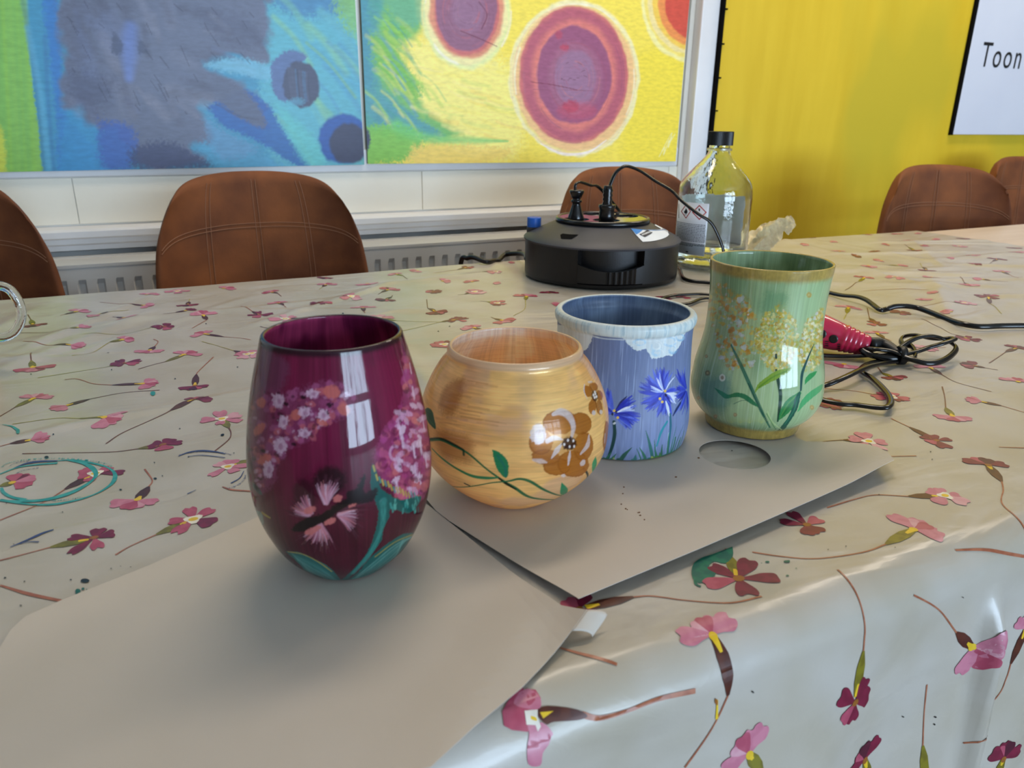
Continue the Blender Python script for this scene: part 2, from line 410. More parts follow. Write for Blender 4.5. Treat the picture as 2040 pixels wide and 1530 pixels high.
# ------------------------------------------------------------------ panel radiator under the sill
r = tag(empty('radiator', (0.0, 1.72, 0.0)), 'long white panel radiator with vertical ribs below the wall sill', 'radiator')
rx0, rx1, rt = -1.35, 1.30, .690
b = MB()                                       # ribbed front sheet
xs_ = []; X = rx0+.03
pitch = .0333
prof = [(rx0, 0)]
while X < rx1-.05:
    prof += [(X, 0), (X+.003, .006), (X+.013, .006), (X+.016, 0)]; X += pitch
prof.append((rx1, 0))
zs = [.12, .15, .654, .664, rt]
P = []
for zz in zs:
    f = {.12: 0, .15: 1, .654: 1, .664: 0, rt: 0}[zz]
    P.append([(px, 1.680-1.72+d*f, zz) for (px, d) in prof])
vs = [p for row in P for p in row]; n = len(prof)
b.add(vs, [(i*n+j, i*n+j+1, (i+1)*n+j+1, (i+1)*n+j) for i in range(len(zs)-1) for j in range(n-1)])
b.build('front_panel', M['radiator'], r)
b = MB(); b.box(rx0, rx1, 1.786-1.72, 1.79-1.72, .12, rt-.01); b.build('rear_panel', M['radiator'], r)
b = MB()                                       # top grille
b.box(rx0, rx1, 1.679-1.72, 1.690-1.72, rt-.002, rt+.004); b.box(rx0, rx1, 1.783-1.72, 1.791-1.72, rt-.002, rt+.004)
b.box(rx0, rx1, 1.690-1.72, 1.783-1.72, rt-.004, rt+.001)
g = b.build('top_grille', M['radiator'], r)
b = MB(); X = rx0+.004
while X < rx1-.01:
    b.box(X, X+.006, 1.6905-1.72, 1.702-1.72, rt+.001, rt+.0013); X += .0125
b.build('vent_slots', M['dark'], g)
for sx in (rx0-.002, rx1-.002):
    b = MB(); b.box(sx, sx+.004, -.041, .071, .12, rt+.004); b.build('side_panel', M['radiator'], r)
for sx in (rx0+.3, rx1-.3):
    b = MB(); b.box(sx, sx+.03, .01, .03, 0, .12); b.box(sx-.02, sx+.05, -.01, .05, 0, .006); b.build('foot', M['radiator'], r)

# ------------------------------------------------------------------ the two painted canvases
def make_canvas(name, pl, pr, Yf, height, label, painter, width=None):
    A = on_y(pl[0], pl[1], Yf); Bq = on_y(pr[0], pr[1], Yf)
    ang = math.atan2(Bq[2]-A[2], Bq[0]-A[0]); wd = math.hypot(Bq[0]-A[0], Bq[2]-A[2])
    if width:                                   # left edge is outside the frame: hang it from its right edge
        A = Bq-np.array([math.cos(ang), 0, math.sin(ang)])*width; wd = width
    ca, sa = math.cos(ang), math.sin(ang)
    U = np.linspace(0, wd, int(wd/.0016)); S = np.concatenate([np.linspace(0, .46, 290), np.linspace(.46, height, 60)[1:]])
    def touv(pts):
        q = []
        for (x, y) in pts:
            p = on_y(x, y, Yf)-A; q.append((p[0]*ca+p[2]*sa, -p[0]*sa+p[2]*ca))
        return np.array(q)
    cv = Canvas(U, S, np.ones(len(S)), touv, 1.0, (200, 200, 200))
    painter(cv)
    UU, SS = np.meshgrid(U, S)
    P = np.stack([UU*ca-SS*sa, 0*UU, UU*sa+SS*ca], -1)
    root = tag(empty(name, (float(A[0]), Yf, float(A[2]))), label, 'painting')
    me = grid_mesh('painted_face', P, U[None, :]*10, S[:, None]*10, cv.col)
    o = link('painted_face', me, painted(name+'_paint', rough=.45, bump=.5, streak=(5, 14), coat=0.1, coatr=.25), root)
    b = MB(); R4 = Matrix.Rotation(-ang, 4, 'Y')
    b.box(.0005, wd-.0005, .0006, YW-Yf-.0005, .0005, height-.0005, M4=R4)
    b.build('stretcher_frame', mat(name+'_edge', (120, 130, 110), .7), root)
    return root
def tr(o, s):                                  # crop coordinates -> photo pixels
    return lambda pts: [(o[0]+x*s, o[1]+y*s) for (x, y) in pts]
class Crop:
    """paint in the coordinates of an enlarged view of the photo"""
    def __init__(s, cv, ox, oy, sc_, mpp):
        s.cv, s.ox, s.oy, s.sc = cv, ox, oy, sc_; cv.mpp = mpp*sc_
        f = cv.to_uv; cv.to_uv = lambda pts: f([(ox+x*sc_, oy+y*sc_) for (x, y) in pts])
def paint_blue(cv):
    Crop(cv, 0, 0, 760/2040, .00122); rn = random.Random(3)
    cv.col[:] = lin((70, 148, 184))
    P, S, Bl = cv.poly, cv.stroke, cv.blob
    P([(1430, -80), (2000, -80), (2000, 960), (1500, 960), (1380, 600)], (98, 178, 196), soft=40, warp=40, smooth=False)
    P([(1420, -80), (1900, -80), (1850, 60), (1600, 90), (1480, 30)], (78, 138, 180), soft=30, warp=30)
    for i in range(26):
        x = rn.uniform(1450, 1850); y = rn.uniform(-60, 700); c = rn.choice([(122, 188, 160), (84, 160, 196), (112, 186, 190), (140, 196, 140), (88, 150, 190)])
        S([(x, y), (x+110, y+110), (x+200, y+260)], rn.uniform(10, 24), c, .5, .9)
    P([(1780, -80), (1960, -80), (1960, 220), (1880, 170), (1800, 60)], (134, 192, 92), .75, 30, 40)
    P([(-400, -80), (95, -80), (130, 150), (175, 450), (212, 750), (235, 990), (-400, 990)], (138, 192, 88), soft=6, warp=8, smooth=False)
    for i in range(10):
        x = rn.uniform(-60, 150); S([(x, -60), (x+25, 400), (x+55, 940)], rn.uniform(8, 22), rn.choice([(160, 206, 78), (122, 184, 92), (150, 200, 70)]), .6, .9)
    P([(-100, 650), (10, 690), (25, 960), (-100, 960)], (206, 214, 78), .9, 12, 10)
    S([(110, -60), (165, 250), (205, 550), (240, 960)], 9, (70, 110, 130), .35, .9)
    P([(215, -80), (300, -80), (330, 300), (340, 560), (420, 700), (520, 800), (560, 960), (330, 960), (300, 600), (250, 200)], (58, 122, 192), .9, 14, 14)
    P([(340, 560), (520, 660), (620, 960), (330, 960), (320, 760)], (62, 146, 196), .8, 30, 30)
    S([(240, 200), (262, 600), (290, 940)], 10, (60, 116, 170), .5, .9); S([(150, 150), (215, 500), (262, 900)], 14, (98, 172, 206), .6, .9)
    P([(285, -120), (1350, -120), (1420, 100), (1447, 230), (1400, 335), (1250, 300), (1100, 335), (1130, 390), (1300, 450), (1420, 600), (1440, 700), (1300, 650), (1150, 560), (1060, 600), (1110, 720), (1040, 800), (1090, 880), (800, 900), (700, 800), (650, 700), (500, 650), (430, 570), (355, 560), (335, 300)], (104, 112, 136), soft=20, warp=44, wf=.014)
    for i in range(70):
        x = rn.uniform(360, 1380); y = rn.uniform(-60, 560); dx = rn.uniform(20, 90); dy = rn.uniform(60, 200)
        if x > 900: dx, dy = rn.uniform(60, 200), rn.uniform(10, 90)
        if x+dx > 1400: continue
        S([(x, y), (x+dx*.5, y+dy*.5), (x+dx, y+dy)], rn.uniform(10, 34), rn.choice([(80, 84, 106), (130, 134, 154), (110, 122, 158), (92, 96, 118), (132, 134, 152)]), rn.uniform(.3, .6), .9, dry=.4)
    P([(320, 20), (480, 0), (500, 250), (420, 400), (360, 300)], (88, 92, 112), .5, 40, 30)
    P([(360, 380), (620, 420), (560, 560), (400, 540)], (78, 84, 112), .6, 40, 30)
    P([(1060, 60), (1300, 90), (1420, 250), (1200, 240)], (84, 90, 116), .5, 40, 30)
    S([(700, 150), (690, 260), (690, 420)], [30, 42, 20], (108, 134, 200), .65, .9)
    P([(600, 160), (660, 240), (650, 285), (600, 280)], (74, 82, 108), .8, 8, 10); P([(740, 200), (790, 260), (780, 285), (740, 285)], (74, 82, 108), .7, 8, 10)
    P([(540, 640), (700, 680), (730, 800), (700, 900), (560, 900), (520, 760)], (66, 100, 176), .9, 22, 26)
    P([(700, 790), (900, 760), (1100, 850), (1120, 900), (740, 905)], (66, 74, 110), .85, 20, 30)
    P([(1030, 780), (1110, 760), (1300, 800), (1560, 900), (1180, 900), (1120, 850)], (84, 158, 196), .9, 24, 26)
    P([(1100, 620), (1200, 700), (1380, 800), (1200, 850), (1110, 740)], (104, 150, 190), .7, 24, 26)
    P([(1110, 570), (1300, 480), (1430, 560), (1530, 720), (1660, 885), (1580, 885), (1360, 745), (1190, 670)], (48, 98, 172), .9, 12, 16)
    P([(1130, 400), (1250, 440), (1370, 550), (1420, 680), (1300, 640), (1150, 520)], (96, 104, 128), .95, 12, 14)
    S([(1160, 560), (1280, 620), (1380, 640)], 6, (70, 74, 96), .5, .8, dry=.5)
    P([(1090, 345), (1250, 310), (1440, 350), (1440, 430), (1300, 400), (1180, 380)], (120, 184, 210), .85, 14, 16)
    P([(1480, 560), (1560, 620), (1700, 760), (1740, 880), (1640, 880), (1560, 760)], (104, 196, 196), .8, 24, 20)
    S([(1640, 230), (1760, 340), (1900, 520)], 9, (130, 184, 120), .5, .9)
    P([(1450, 330), (1540, 270), (1640, 300), (1560, 400), (1540, 540), (1480, 520), (1450, 440)], (94, 112, 160), .95, 8, 10)
    Bl(1610, 450, 100, 128, (74, 80, 106), -10, 1, 7, 10, .03)
    for i in range(12): S([(1540+i*10, 360+i*3), (1550+i*9, 450), (1560+i*9, 540)], 5, rn.choice([(60, 66, 90), (92, 100, 126), (86, 130, 170)]), .5, .9, dry=.5)
    Bl(1590, 545, 40, 22, (96, 160, 190), 0, .7, 10, 10)
    Bl(1840, 745, 138, 136, (50, 92, 168), 0, 1, 10, 12, .02); Bl(1868, 770, 106, 108, (60, 64, 92), 0, 1, 10, 10, .02)
    for i in range(34):
        x = rn.uniform(330, 1350); y = rn.uniform(0, 600); L = rn.uniform(20, 100)
        S([(x, y), (x+L*.5, y+L*rn.uniform(.4, 1.2))], rn.uniform(1.5, 3), (62, 66, 88), .55, .5, smooth=False)
def paint_yellow(cv):
    Crop(cv, 700, 0, 740/2040, .00122); rn = random.Random(5)
    cv.col[:] = lin((252, 228, 92))
    P, S, Bl = cv.poly, cv.stroke, cv.blob
    P([(300, 200), (900, 380), (900, 860), (560, 800), (350, 640)], (255, 242, 138), .9, 60, 60)
    P([(1560, 300), (2000, 200), (2000, 1000), (1500, 950)], (250, 226, 76), .9, 50, 40)
    P([(-60, -80), (330, -80), (380, 160), (240, 240), (330, 420), (420, 600), (620, 740), (300, 760), (80, 700), (-60, 700)], (112, 186, 104), .95, 30, 60, wf=.01)
    P([(-60, -80), (180, -80), (150, 150), (140, 400), (300, 620), (500, 740), (260, 720), (-60, 600)], (80, 158, 158), .9, 30, 40, wf=.012)
    P([(180, 0), (370, -80), (400, 120), (260, 140)], (104, 176, 140), .8, 26, 30)
    P([(-60, -60), (70, -60), (110, 250), (110, 520), (-60, 560)], (66, 134, 180), .5, 30, 30)
    P([(100, 180), (300, 150), (260, 300), (380, 470), (330, 560), (160, 430)], (126, 190, 72), .85, 20, 34)
    P([(70, 470), (240, 580), (480, 730), (200, 700), (70, 610)], (86, 156, 170), .8, 20, 30)
    for i in range(60):
        x = rn.uniform(70, 420); y = rn.uniform(0, 640); c = rn.choice([(150, 206, 88), (96, 180, 120), (186, 214, 96), (72, 160, 140), (224, 226, 120), (90, 150, 190)])
        if x > 250 and c[2] > 130: continue
        S([(x, y), (x+60, y+50), (x+120, y+140)], rn.uniform(5, 14), c, rn.uniform(.3, .6), .9, dry=.4)
    for i in range(40):
        x = rn.uniform(330, 800); y = rn.uniform(300, 820)
        S([(x, y), (x+60, y+25), (x+150, y+40)], rn.uniform(6, 14), rn.choice([(252, 236, 150), (240, 206, 104), (250, 232, 110), (214, 222, 120)]), .45, .9, dry=.3)
    P([(70, 700), (250, 690), (400, 760), (300, 880), (70, 900)], (126, 198, 84), .95, 20, 40)
    S([(250, 690), (420, 760), (640, 770), (860, 775)], [40, 34, 24, 6], (118, 206, 118), .85, .9, dry=.3)
    P([(340, 800), (700, 800), (900, 830), (700, 900), (330, 900)], (248, 214, 110), .8, 20, 30)
    def rings(cx, cy, rings_, n=26):
        for (rx, ry, c, a, so, wp) in rings_: Bl(cx, cy, rx, ry, c, 0, a, so, wp, .012, n=n)
    rings(632, 60, [(246, 320, (232, 240, 176), .8, 14, 16), (228, 296, (250, 236, 170), .9, 10, 14), (204, 264, (226, 150, 118), 1, 12, 12), (182, 240, (206, 112, 110), 1, 10, 12), (168, 224, (150, 100, 126), 1, 8, 10)])
    Bl(640, 60, 90, 120, (156, 120, 150), 0, .5, 24, 12)
    rings(1225, 430, [(358, 432, (250, 240, 190), .9, 10, 14), (338, 410, (250, 226, 130), .9, 10, 12), (330, 400, (246, 196, 140), .9, 10, 12)])
    rings(1222, 412, [(300, 378, (212, 118, 116), 1, 10, 12), (286, 364, (186, 98, 116), .9, 16, 14), (232, 306, (230, 134, 122), .9, 26, 14), (206, 272, (160, 92, 124), 1, 9, 12)])
    rings(1230, 430, [(150, 200, (170, 108, 134), .8, 20, 14), (112, 160, (160, 120, 150), .9, 16, 14)])
    Bl(1205, 585, 46, 34, (180, 60, 84), 0, .8, 14, 12); Bl(1170, 260, 26, 18, (196, 70, 90), 0, .7, 8, 8); Bl(1140, 190, 20, 26, (196, 80, 100), 0, .6, 8, 8); Bl(1240, 610, 110, 50, (206, 90, 110), 0, .5, 24, 16)
    rings(1890, 20, [(300, 330, (250, 240, 170), .9, 10, 12), (280, 306, (250, 226, 110), .9, 8, 10), (262, 286, (246, 226, 180), .6, 8, 8), (236, 262, (248, 206, 84), .95, 8, 8), (206, 236, (240, 150, 84), 1, 8, 8), (168, 200, (214, 86, 70), 1, 8, 8)])
    for (cx, cy, r1, r2, cs) in ((632, 60, 60, 200, [(128, 80, 104), (176, 130, 150), (196, 104, 110)]), (1225, 430, 60, 380, [(150, 84, 112), (220, 130, 124), (190, 120, 140), (172, 90, 112)])):
        for i in range(60):
            rr = rn.uniform(r1, r2) if cx > 1000 else rn.uniform(40, 200); a0 = rn.uniform(0, 6.28); sp = rn.uniform(.3, .9); k_ = .77
            if cx > 1000 and rr > 290*1.25: continue
            S([(cx+rr*k_*math.cos(a0+sp*t/4), cy+rr*math.sin(a0+sp*t/4)) for t in range(5)], rn.uniform(2, 6), cs[rn.randrange(len(cs))], rn.uniform(.2, .5), .9, dry=.4)
    for (cx, cy, kx, ky) in ((1225, 430, 345, 420), (632, 60, 236, 306)):
        for i in range(16):
            a0 = rn.uniform(0, 6.28); q = rn.uniform(.94, 1.04)
            S([(cx+kx*q*math.cos(a0+t*.16), cy+ky*q*math.sin(a0+t*.16)) for t in range(5)], rn.uniform(3, 8), rn.choice([(254, 246, 226), (250, 232, 150), (246, 206, 160)]), .6, .9, dry=.3)
    S([(1040, 790), (1160, 845), (1300, 835), (1400, 770)], [3, 8, 8, 3], (254, 240, 236), .9, .7)
    S([(985, 450), (1100, 465), (1200, 485), (1240, 495)], 2.5, (120, 50, 70), .8, .5); S([(1000, 490), (1400, 500)], 1.6, (140, 80, 100), .6, .5)
    S([(600, 170), (700, 210), (800, 255)], 2.5, (120, 50, 70), .8, .5); S([(700, 10), (745, 80), (715, 160)], 3, (110, 60, 84), .8, .5)
    for i in range(10): x = rn.uniform(1150, 1300); y = rn.uniform(340, 460); S([(x, y), (x+rn.uniform(5, 25), y+rn.uniform(-8, 12))], 2, (104, 60, 80), .7, .5, smooth=False)
    S([(1690, 860), (1720, 810), (1715, 850), (1745, 770), (1740, 810), (1760, 750)], 3, (250, 246, 190), .8, .6)
    S([(1705, 830), (1760, 730), (1748, 780), (1778, 735)], 3, (250, 246, 190), .7, .6)
    Bl(20, 770, 86, 104, (60, 64, 92), 0, 1, 8, 8)
make_canvas('abstract_painting', (0, 343), (726, 328), 1.834, .95, 'unframed abstract canvas in blue, grey and green with round dark blobs', paint_blue, width=.93)
make_canvas('abstract_painting', (733, 326.5), (1346, 321.5), 1.834, .95, 'unframed abstract canvas in yellow and green with large pink and purple ovals', paint_yellow)

# ------------------------------------------------------------------ white name board on the yellow wall
A = on_y(1899, 268, YY-.012)
b = MB(); b.box(0, .95, 0, .010, 0, .62)
sg = tag(empty('sign_board', (float(A[0]), YY-.012, float(A[2]))), 'white sign board with black lettering on the yellow wall', 'sign')
b.build('panel', M['board'], sg, bevel=.0015)
b = MB(); b.box(-.012, 0, .001, .0105, -.002, .62); b.build('edge_shadow', M['dark'], sg)  # shadow gap at the board's left edge, built as a dark strip
t0 = on_y(1951, 132, YY-.0125); t1 = on_y(1962, 83.5, YY-.0125); t2 = on_y(2031, 132, YY-.0125)
fc = bpy.data.curves.new('lettering', 'FONT'); fc.body = 'Toon'; fc.size = 1.0; fc.space_character = 1.22; fc.extrude = .0
to = bpy.data.objects.new('lettering_tmp', fc); C.objects.link(to)
bpy.context.view_layer.update()
me = bpy.data.meshes.new_from_object(to.evaluated_get(bpy.context.evaluated_depsgraph_get())); bpy.data.objects.remove(to)
co = np.zeros(len(me.vertices)*3); me.vertices.foreach_get('co', co); co = co.reshape(-1, 3)
capH = co[:, 1].max()
Wt = (t2[0]-t0[0]); Ht = (t1[2]-t0[2])
q = np.stack([(co[:, 0]-co[:, 0].min())/(np.ptp(co[:, 0]))*Wt+t0[0]-A[0], np.full(len(co), -.0008), co[:, 1]/capH*Ht+t0[2]-A[2]], 1)
me.vertices.foreach_set('co', q.reshape(-1)); me.update()
lo = link('lettering', me, M['ink'], sg, False)
sd_ = lo.modifiers.new('t', 'SOLIDIFY'); sd_.thickness = .0006; sd_.offset = 0

# ------------------------------------------------------------------ ceiling lamps
lp0 = None
for i, (x, y) in enumerate(LAMPS):
    if lp0 is None:
        lp0 = empty('ceiling_lamp', (x, y, 2.75)); b = MB()
        b.box(-.6, .6, -.16, .16, -.07, 0); lpa = b.build('housing', M['trim'], lp0)
        b = MB(); b.box(-.58, .58, -.145, .145, -.076, -.0705); lpb = b.build('diffuser', M['lamp'], lp0); lp = lp0
    else:
        lp = lp0.copy(); C.objects.link(lp); lp.location = (x, y, 2.75)
        for ch in (lpa, lpb): c2 = ch.copy(); C.objects.link(c2); c2.parent = lp
    tag(lp, ['white ceiling lamp over the flowered table', 'white ceiling lamp over the bare table end'][i], 'lamp', 'ceiling lamps')

# ------------------------------------------------------------------ upholstered chairs
def make_chair():
    r = empty('dining_chair', (0, 0, 0))
    z0, h = .47, .405
    def pt(u, v, off):
        wv = .198-.016*v**2-.026*v**9
        x = wv*u
        z = z0+h*v*(1-.062*abs(u)**2.4-.105*abs(u)**10)
        y = -.075*abs(u)**2.4+.045*(v-.5)+off[1]
        return (x, y, z)
    NU, NV = 64, 40; vs = []
    seams = [-.48, 0.0, .48]
    def groove(u, v):
        g = 0
        for s in seams: g += math.exp(-((u-s)/.012)**2)
        g += math.exp(-((v-.76)/.009)**2)
        return min(g, 1)*.0022
    T = .030; b = MB()
    for side in (0, 1):
        for j in range(NV+1):
            for i in range(NU+1):
                u = -1+2*i/NU; v = j/NV
                ed = max(0, (abs(u)-.93)/.07, (v-.95)/.05); rd = (1-math.sqrt(max(0, 1-min(ed, 1)**2)))*.013
                puff = .004*(abs(math.cos(PI*(u+1)/.96)))
                y = (-T/2+rd+groove(u, v)) if side == 0 else (T/2-rd)
                vs.append(pt(u, v, (0, y)))
    n = (NU+1); o2 = (NU+1)*(NV+1); fs = []
    for j in range(NV):
        for i in range(NU):
            a = j*n+i; fs.append((a, a+1, a+n+1, a+n)); fs.append((o2+a, o2+a+n, o2+a+n+1, o2+a+1))
    for i in range(NU):
        fs.append((i, o2+i, o2+i+1, i+1)); a = NV*n+i; fs.append((a, a+1, o2+a+1, o2+a))
    for j in range(NV):
        a = j*n; fs.append((a, a+n, o2+a+n, o2+a)); a = j*n+NU; fs.append((a, o2+a, o2+a+n, a+n))
    b.add(vs, fs); back = b.build('backrest', M['suede'], r, smooth=True)
    b = MB()
    for s in seams:
        for d in (-.022, .022):
            b.tube([pt(s+d, v/30, (0, -T/2-.0002)) for v in range(2, 30)], .0007, 5)
    for d in (-.009, .009):
        b.tube([pt(u/30, .76+d, (0, -T/2-.0002)) for u in range(-28, 29)], .0007, 5)
    st = b.build('stitching', M['thread'], back)
    b = MB(); prof = []                            # seat cushion
    N = 40; vs = []; fs = []
    for lay, (zz, s) in enumerate(((.40, .90), (.405, .97), (.43, 1.0), (.465, .98), (.478, .92), (.482, .6), (.483, 0.01))):
        for k in range(N):
            a = 2*PI*k/N; ca, sa = math.cos(a), math.sin(a); e = .55
            vs.append((.23*s*math.copysign(abs(ca)**e, ca), -.245+.22*s*math.copysign(abs(sa)**e, sa), zz))
    for i in range(6):
        for k in range(N): fs.append((i*N+k, i*N+(k+1) % N, (i+1)*N+(k+1) % N, (i+1)*N+k))
    fs.append(tuple(range(N-1, -1, -1))); b.add(vs, fs); b.build('seat', M['suede'], r, smooth=True)
    for sx in (-1, 1):
        for sy in (0, 1):
            b = MB(); b.tube([(sx*.13, -.13-.22*sy, .40), (sx*.21, -.03-.40*sy, .008)], [.014, .010], 10); b.build('leg', M['metal'], r, smooth=True)
    b = MB(); b.box(-.14, .14, -.37, -.11, .385, .402); b.build('seat_frame', M['metal'], r)
    return r
def copy_thing(o, parent=None):
    c = o.copy(); C.objects.link(c)
    if parent: c.parent = parent
    for ch in [x for x in bpy.data.objects if x.parent == o]: copy_thing(ch, c)
    return c
ch0 = make_chair()
c1 = on_y(138, 600, 1.44)[0]-.197
spots = [(c1, 1.50, 2, 'brown suede shell chair at the left end of the table, cut by the photo edge'),
         (float(on_y(503, 345, 1.51)[0]), 1.51, 0, 'brown suede shell chair in front of the radiator below the blue canvas'),
         (float(on_y(1238, 335, 1.45)[0]), 1.45, -3, 'brown suede shell chair behind the cable reel and glass bottle'),
         (float(on_y(1874, 333, 1.31)[0]), 1.31, -17, 'brown suede shell chair pushed up to the bare beige table end'),
         (float(on_y(2044, 310, 1.58)[0]), 1.58, -14, 'brown suede shell chair under the sign board, farthest right')]
for i, (x, y, a, lb) in enumerate(spots):
    o = ch0 if i == 0 else copy_thing(ch0)
    o.location = (float(x), y, 0); o.rotation_euler = (0, 0, rad(a)); tag(o, lb, 'chair', 'chairs along the far side of the tables')

# ------------------------------------------------------------------ tables
def make_table(name, xa, xb):
    r = empty(name, ((xa+xb)/2, .66, 0)); hw = (xb-xa)/2
    b = MB(); b.box(-hw, hw, -.445, .450, .716, TZ-.0035); b.build('tabletop', M['beige'], r, bevel=.004)
    b = MB(); b.box(-hw+.06, hw-.06, -.39, .39, .66, .7155); b.build('apron', M['metal'], r)
    for sx in (-1, 1):
        for sy in (-1, 1):
            b = MB(); b.box(sx*(hw-.05)-.022, sx*(hw-.05)+.022, sy*.41-.022, sy*.41+.022, 0, .7155); b.build('leg', M['metal'], r, bevel=.003)
    return r
tag(make_table('dining_table', -.90, .545), 'long table wholly under the flowered plastic tablecloth', 'table')
tag(make_table('dining_table', .55, 2.52), 'beige wooden table whose right half is left bare', 'table')
# ================================================================== flowered plastic tablecloth
CY0, CY1, RB = .205, 1.128, .024              # near and far table edge, bend radius
CX0, CX1 = -.92, 1.562
V0 = CY0+RB                                   # v runs along the cloth; below V0 it bends over the near edge
V1 = CY1-.012
ARC = RB*PI/2
def wr(x, y):                                 # wrinkles of the lying part, metres
    a = .0011*np.sin(9*x+4*y+1.2*np.sin(5*y))+.0006*np.sin(23*x-14*y+2*np.sin(7*x))
    f = np.clip((y-.25)/.3, 0, 1)
    c = 0.0
    for (px, py, dx, dy, wdt, hgt) in CREASE:
        nx, ny = -dy, dx; d = (x-px)*nx+(y-py)*ny; t = (x-px)*dx+(y-py)*dy
        c = c+hgt*np.exp(-(d/wdt)**2)*np.clip((.16-np.abs(t))/.05, 0, 1)
    k_ = 1.0
    for (px, py, r_) in CLEAR: k_ = k_*np.clip((np.hypot(x-px, y-py)-r_)/.05, 0, 1)
    return .0012+.5*a*(0.35+f)*(.25+.75*k_)+c*k_
CLEAR = [(.628, .962, .125), (.83, .951, .062), (.64, .53, .05), (.72, .56, .05), (.41, .40, .05)]
rc = random.Random(11); CREASE = []
for i in range(34):
    an = rc.uniform(-.5, .5)+(0 if rc.random() < .7 else 1.1)
    CREASE.append((rc.uniform(-.2, 1.5), rc.uniform(.62, 1.08), math.cos(an), math.sin(an), rc.uniform(.008, .014), rc.uniform(.001, .0026)))
for i in range(10):
    an = rc.uniform(-.7, .3)
    CREASE.append((rc.uniform(.75, 1.4), rc.uniform(.5, .85), math.cos(an), math.sin(an), rc.uniform(.010, .016), rc.uniform(.0015, .0035)))
def cloth(x, v, lift=0.0):
    x = np.asarray(x, float); v = np.asarray(v, float)
    top = TZ-.0015+wr(x, np.maximum(v, V0))
    s = V0-v                                   # length beyond the bend start
    th = np.clip(s/RB, 0, PI/2)
    hang = np.maximum(s-ARC, 0)
    y = np.where(s > 0, V0-RB*np.sin(th), v); z = np.where(s > 0, top-RB*(1-np.cos(th))-hang, top)
    fold = (.010*np.sin(17*x+.5)+.006*np.sin(39*x+1+6*hang)-.006)*np.clip(hang/.12, 0, 1)
    xf = .415                                   # a sharp pleat near the right
    fold = fold-.012*np.exp(-((x-xf-.05*hang)/.008)**2)*np.clip(hang/.03, 0, 1)
    y = y-np.abs(fold)-.02*np.clip(hang/.3, 0, 1)**2
    ny = np.where(s > 0, -np.sin(th), 0.0); nz = np.where(s > 0, np.cos(th), 1.0)
    sf = v-V1                                   # far edge falls too
    th2 = np.clip(sf/.012, 0, PI/2); h2 = np.maximum(sf-.012*PI/2, 0)
    y = np.where(sf > 0, V1+.012*np.sin(th2), y); z = np.where(sf > 0, top-.012*(1-np.cos(th2))-h2, z)
    return np.stack([x+0*y, y+ny*lift, z+nz*lift], -1)
_vs = np.concatenate([np.linspace(V0-ARC-.55, V0-ARC, 90)[:-1], np.linspace(V0-ARC, V0, 26)[:-1], np.linspace(V0, V1, 420)[:-1], np.linspace(V1, V1+.20, 20)])
_us = np.linspace(CX0, CX1, 760)
UU, VV = np.meshgrid(_us, _vs)
me = grid_mesh('tablecloth', cloth(UU, VV), _us[None, :], _vs[:, None], None)
k = NT('plastic_cloth')
k.b.inputs['Base Color'].default_value = rgba((182, 173, 161)); k.b.inputs['Roughness'].default_value = .31; k.b.inputs['Specular IOR Level'].default_value = .45
uv = k.n('ShaderNodeUVMap'); uv.uv_map = 'UVMap'
def film(scale, det, st, dist, x=None, rough=.5, dstn=0.0):
    mp = k.n('ShaderNodeMapping'); mp.inputs['Scale'].default_value = st; k.l(uv.outputs[0], mp.inputs[0])
    nz = k.n('ShaderNodeTexNoise'); nz.inputs['Scale'].default_value = scale; nz.inputs['Detail'].default_value = det; nz.inputs['Distortion'].default_value = dstn
    k.l(mp.outputs[0], nz.inputs['Vector']); return nz
n1 = film(7, 3, (1, 2.2, 1), .002, dstn=.8); n2 = film(45, 4, (1, 1.5, 1), .0005, dstn=1.2)
n3 = film(16, 2, (1, 1, 1), 0)
b1 = k.n('ShaderNodeBump'); b1.inputs['Strength'].default_value = .55; b1.inputs['Distance'].default_value = .006; k.l(n1.outputs['Fac'], b1.inputs['Height'])
b2 = k.n('ShaderNodeBump'); b2.inputs['Strength'].default_value = .35; b2.inputs['Distance'].default_value = .0007; k.l(n2.outputs['Fac'], b2.inputs['Height']); k.l(b1.outputs[0], b2.inputs['Normal'])
k.l(b2.outputs[0], k.b.inputs['Normal'])
rp = k.n('ShaderNodeValToRGB'); rp.color_ramp.elements[0].position = .35; rp.color_ramp.elements[0].color = rgba((177, 168, 152)); rp.color_ramp.elements[1].position = .65; rp.color_ramp.elements[1].color = rgba((187, 180, 170))
k.l(n3.outputs['Fac'], rp.inputs[0]); k.l(rp.outputs[0], k.b.inputs['Base Color'])
k.b.inputs['Coat Weight'].default_value = .12; k.b.inputs['Coat Roughness'].default_value = .14; k.l(b2.outputs[0], k.b.inputs['Coat Normal'])
cloth_ob = link('tablecloth', me, k.m)
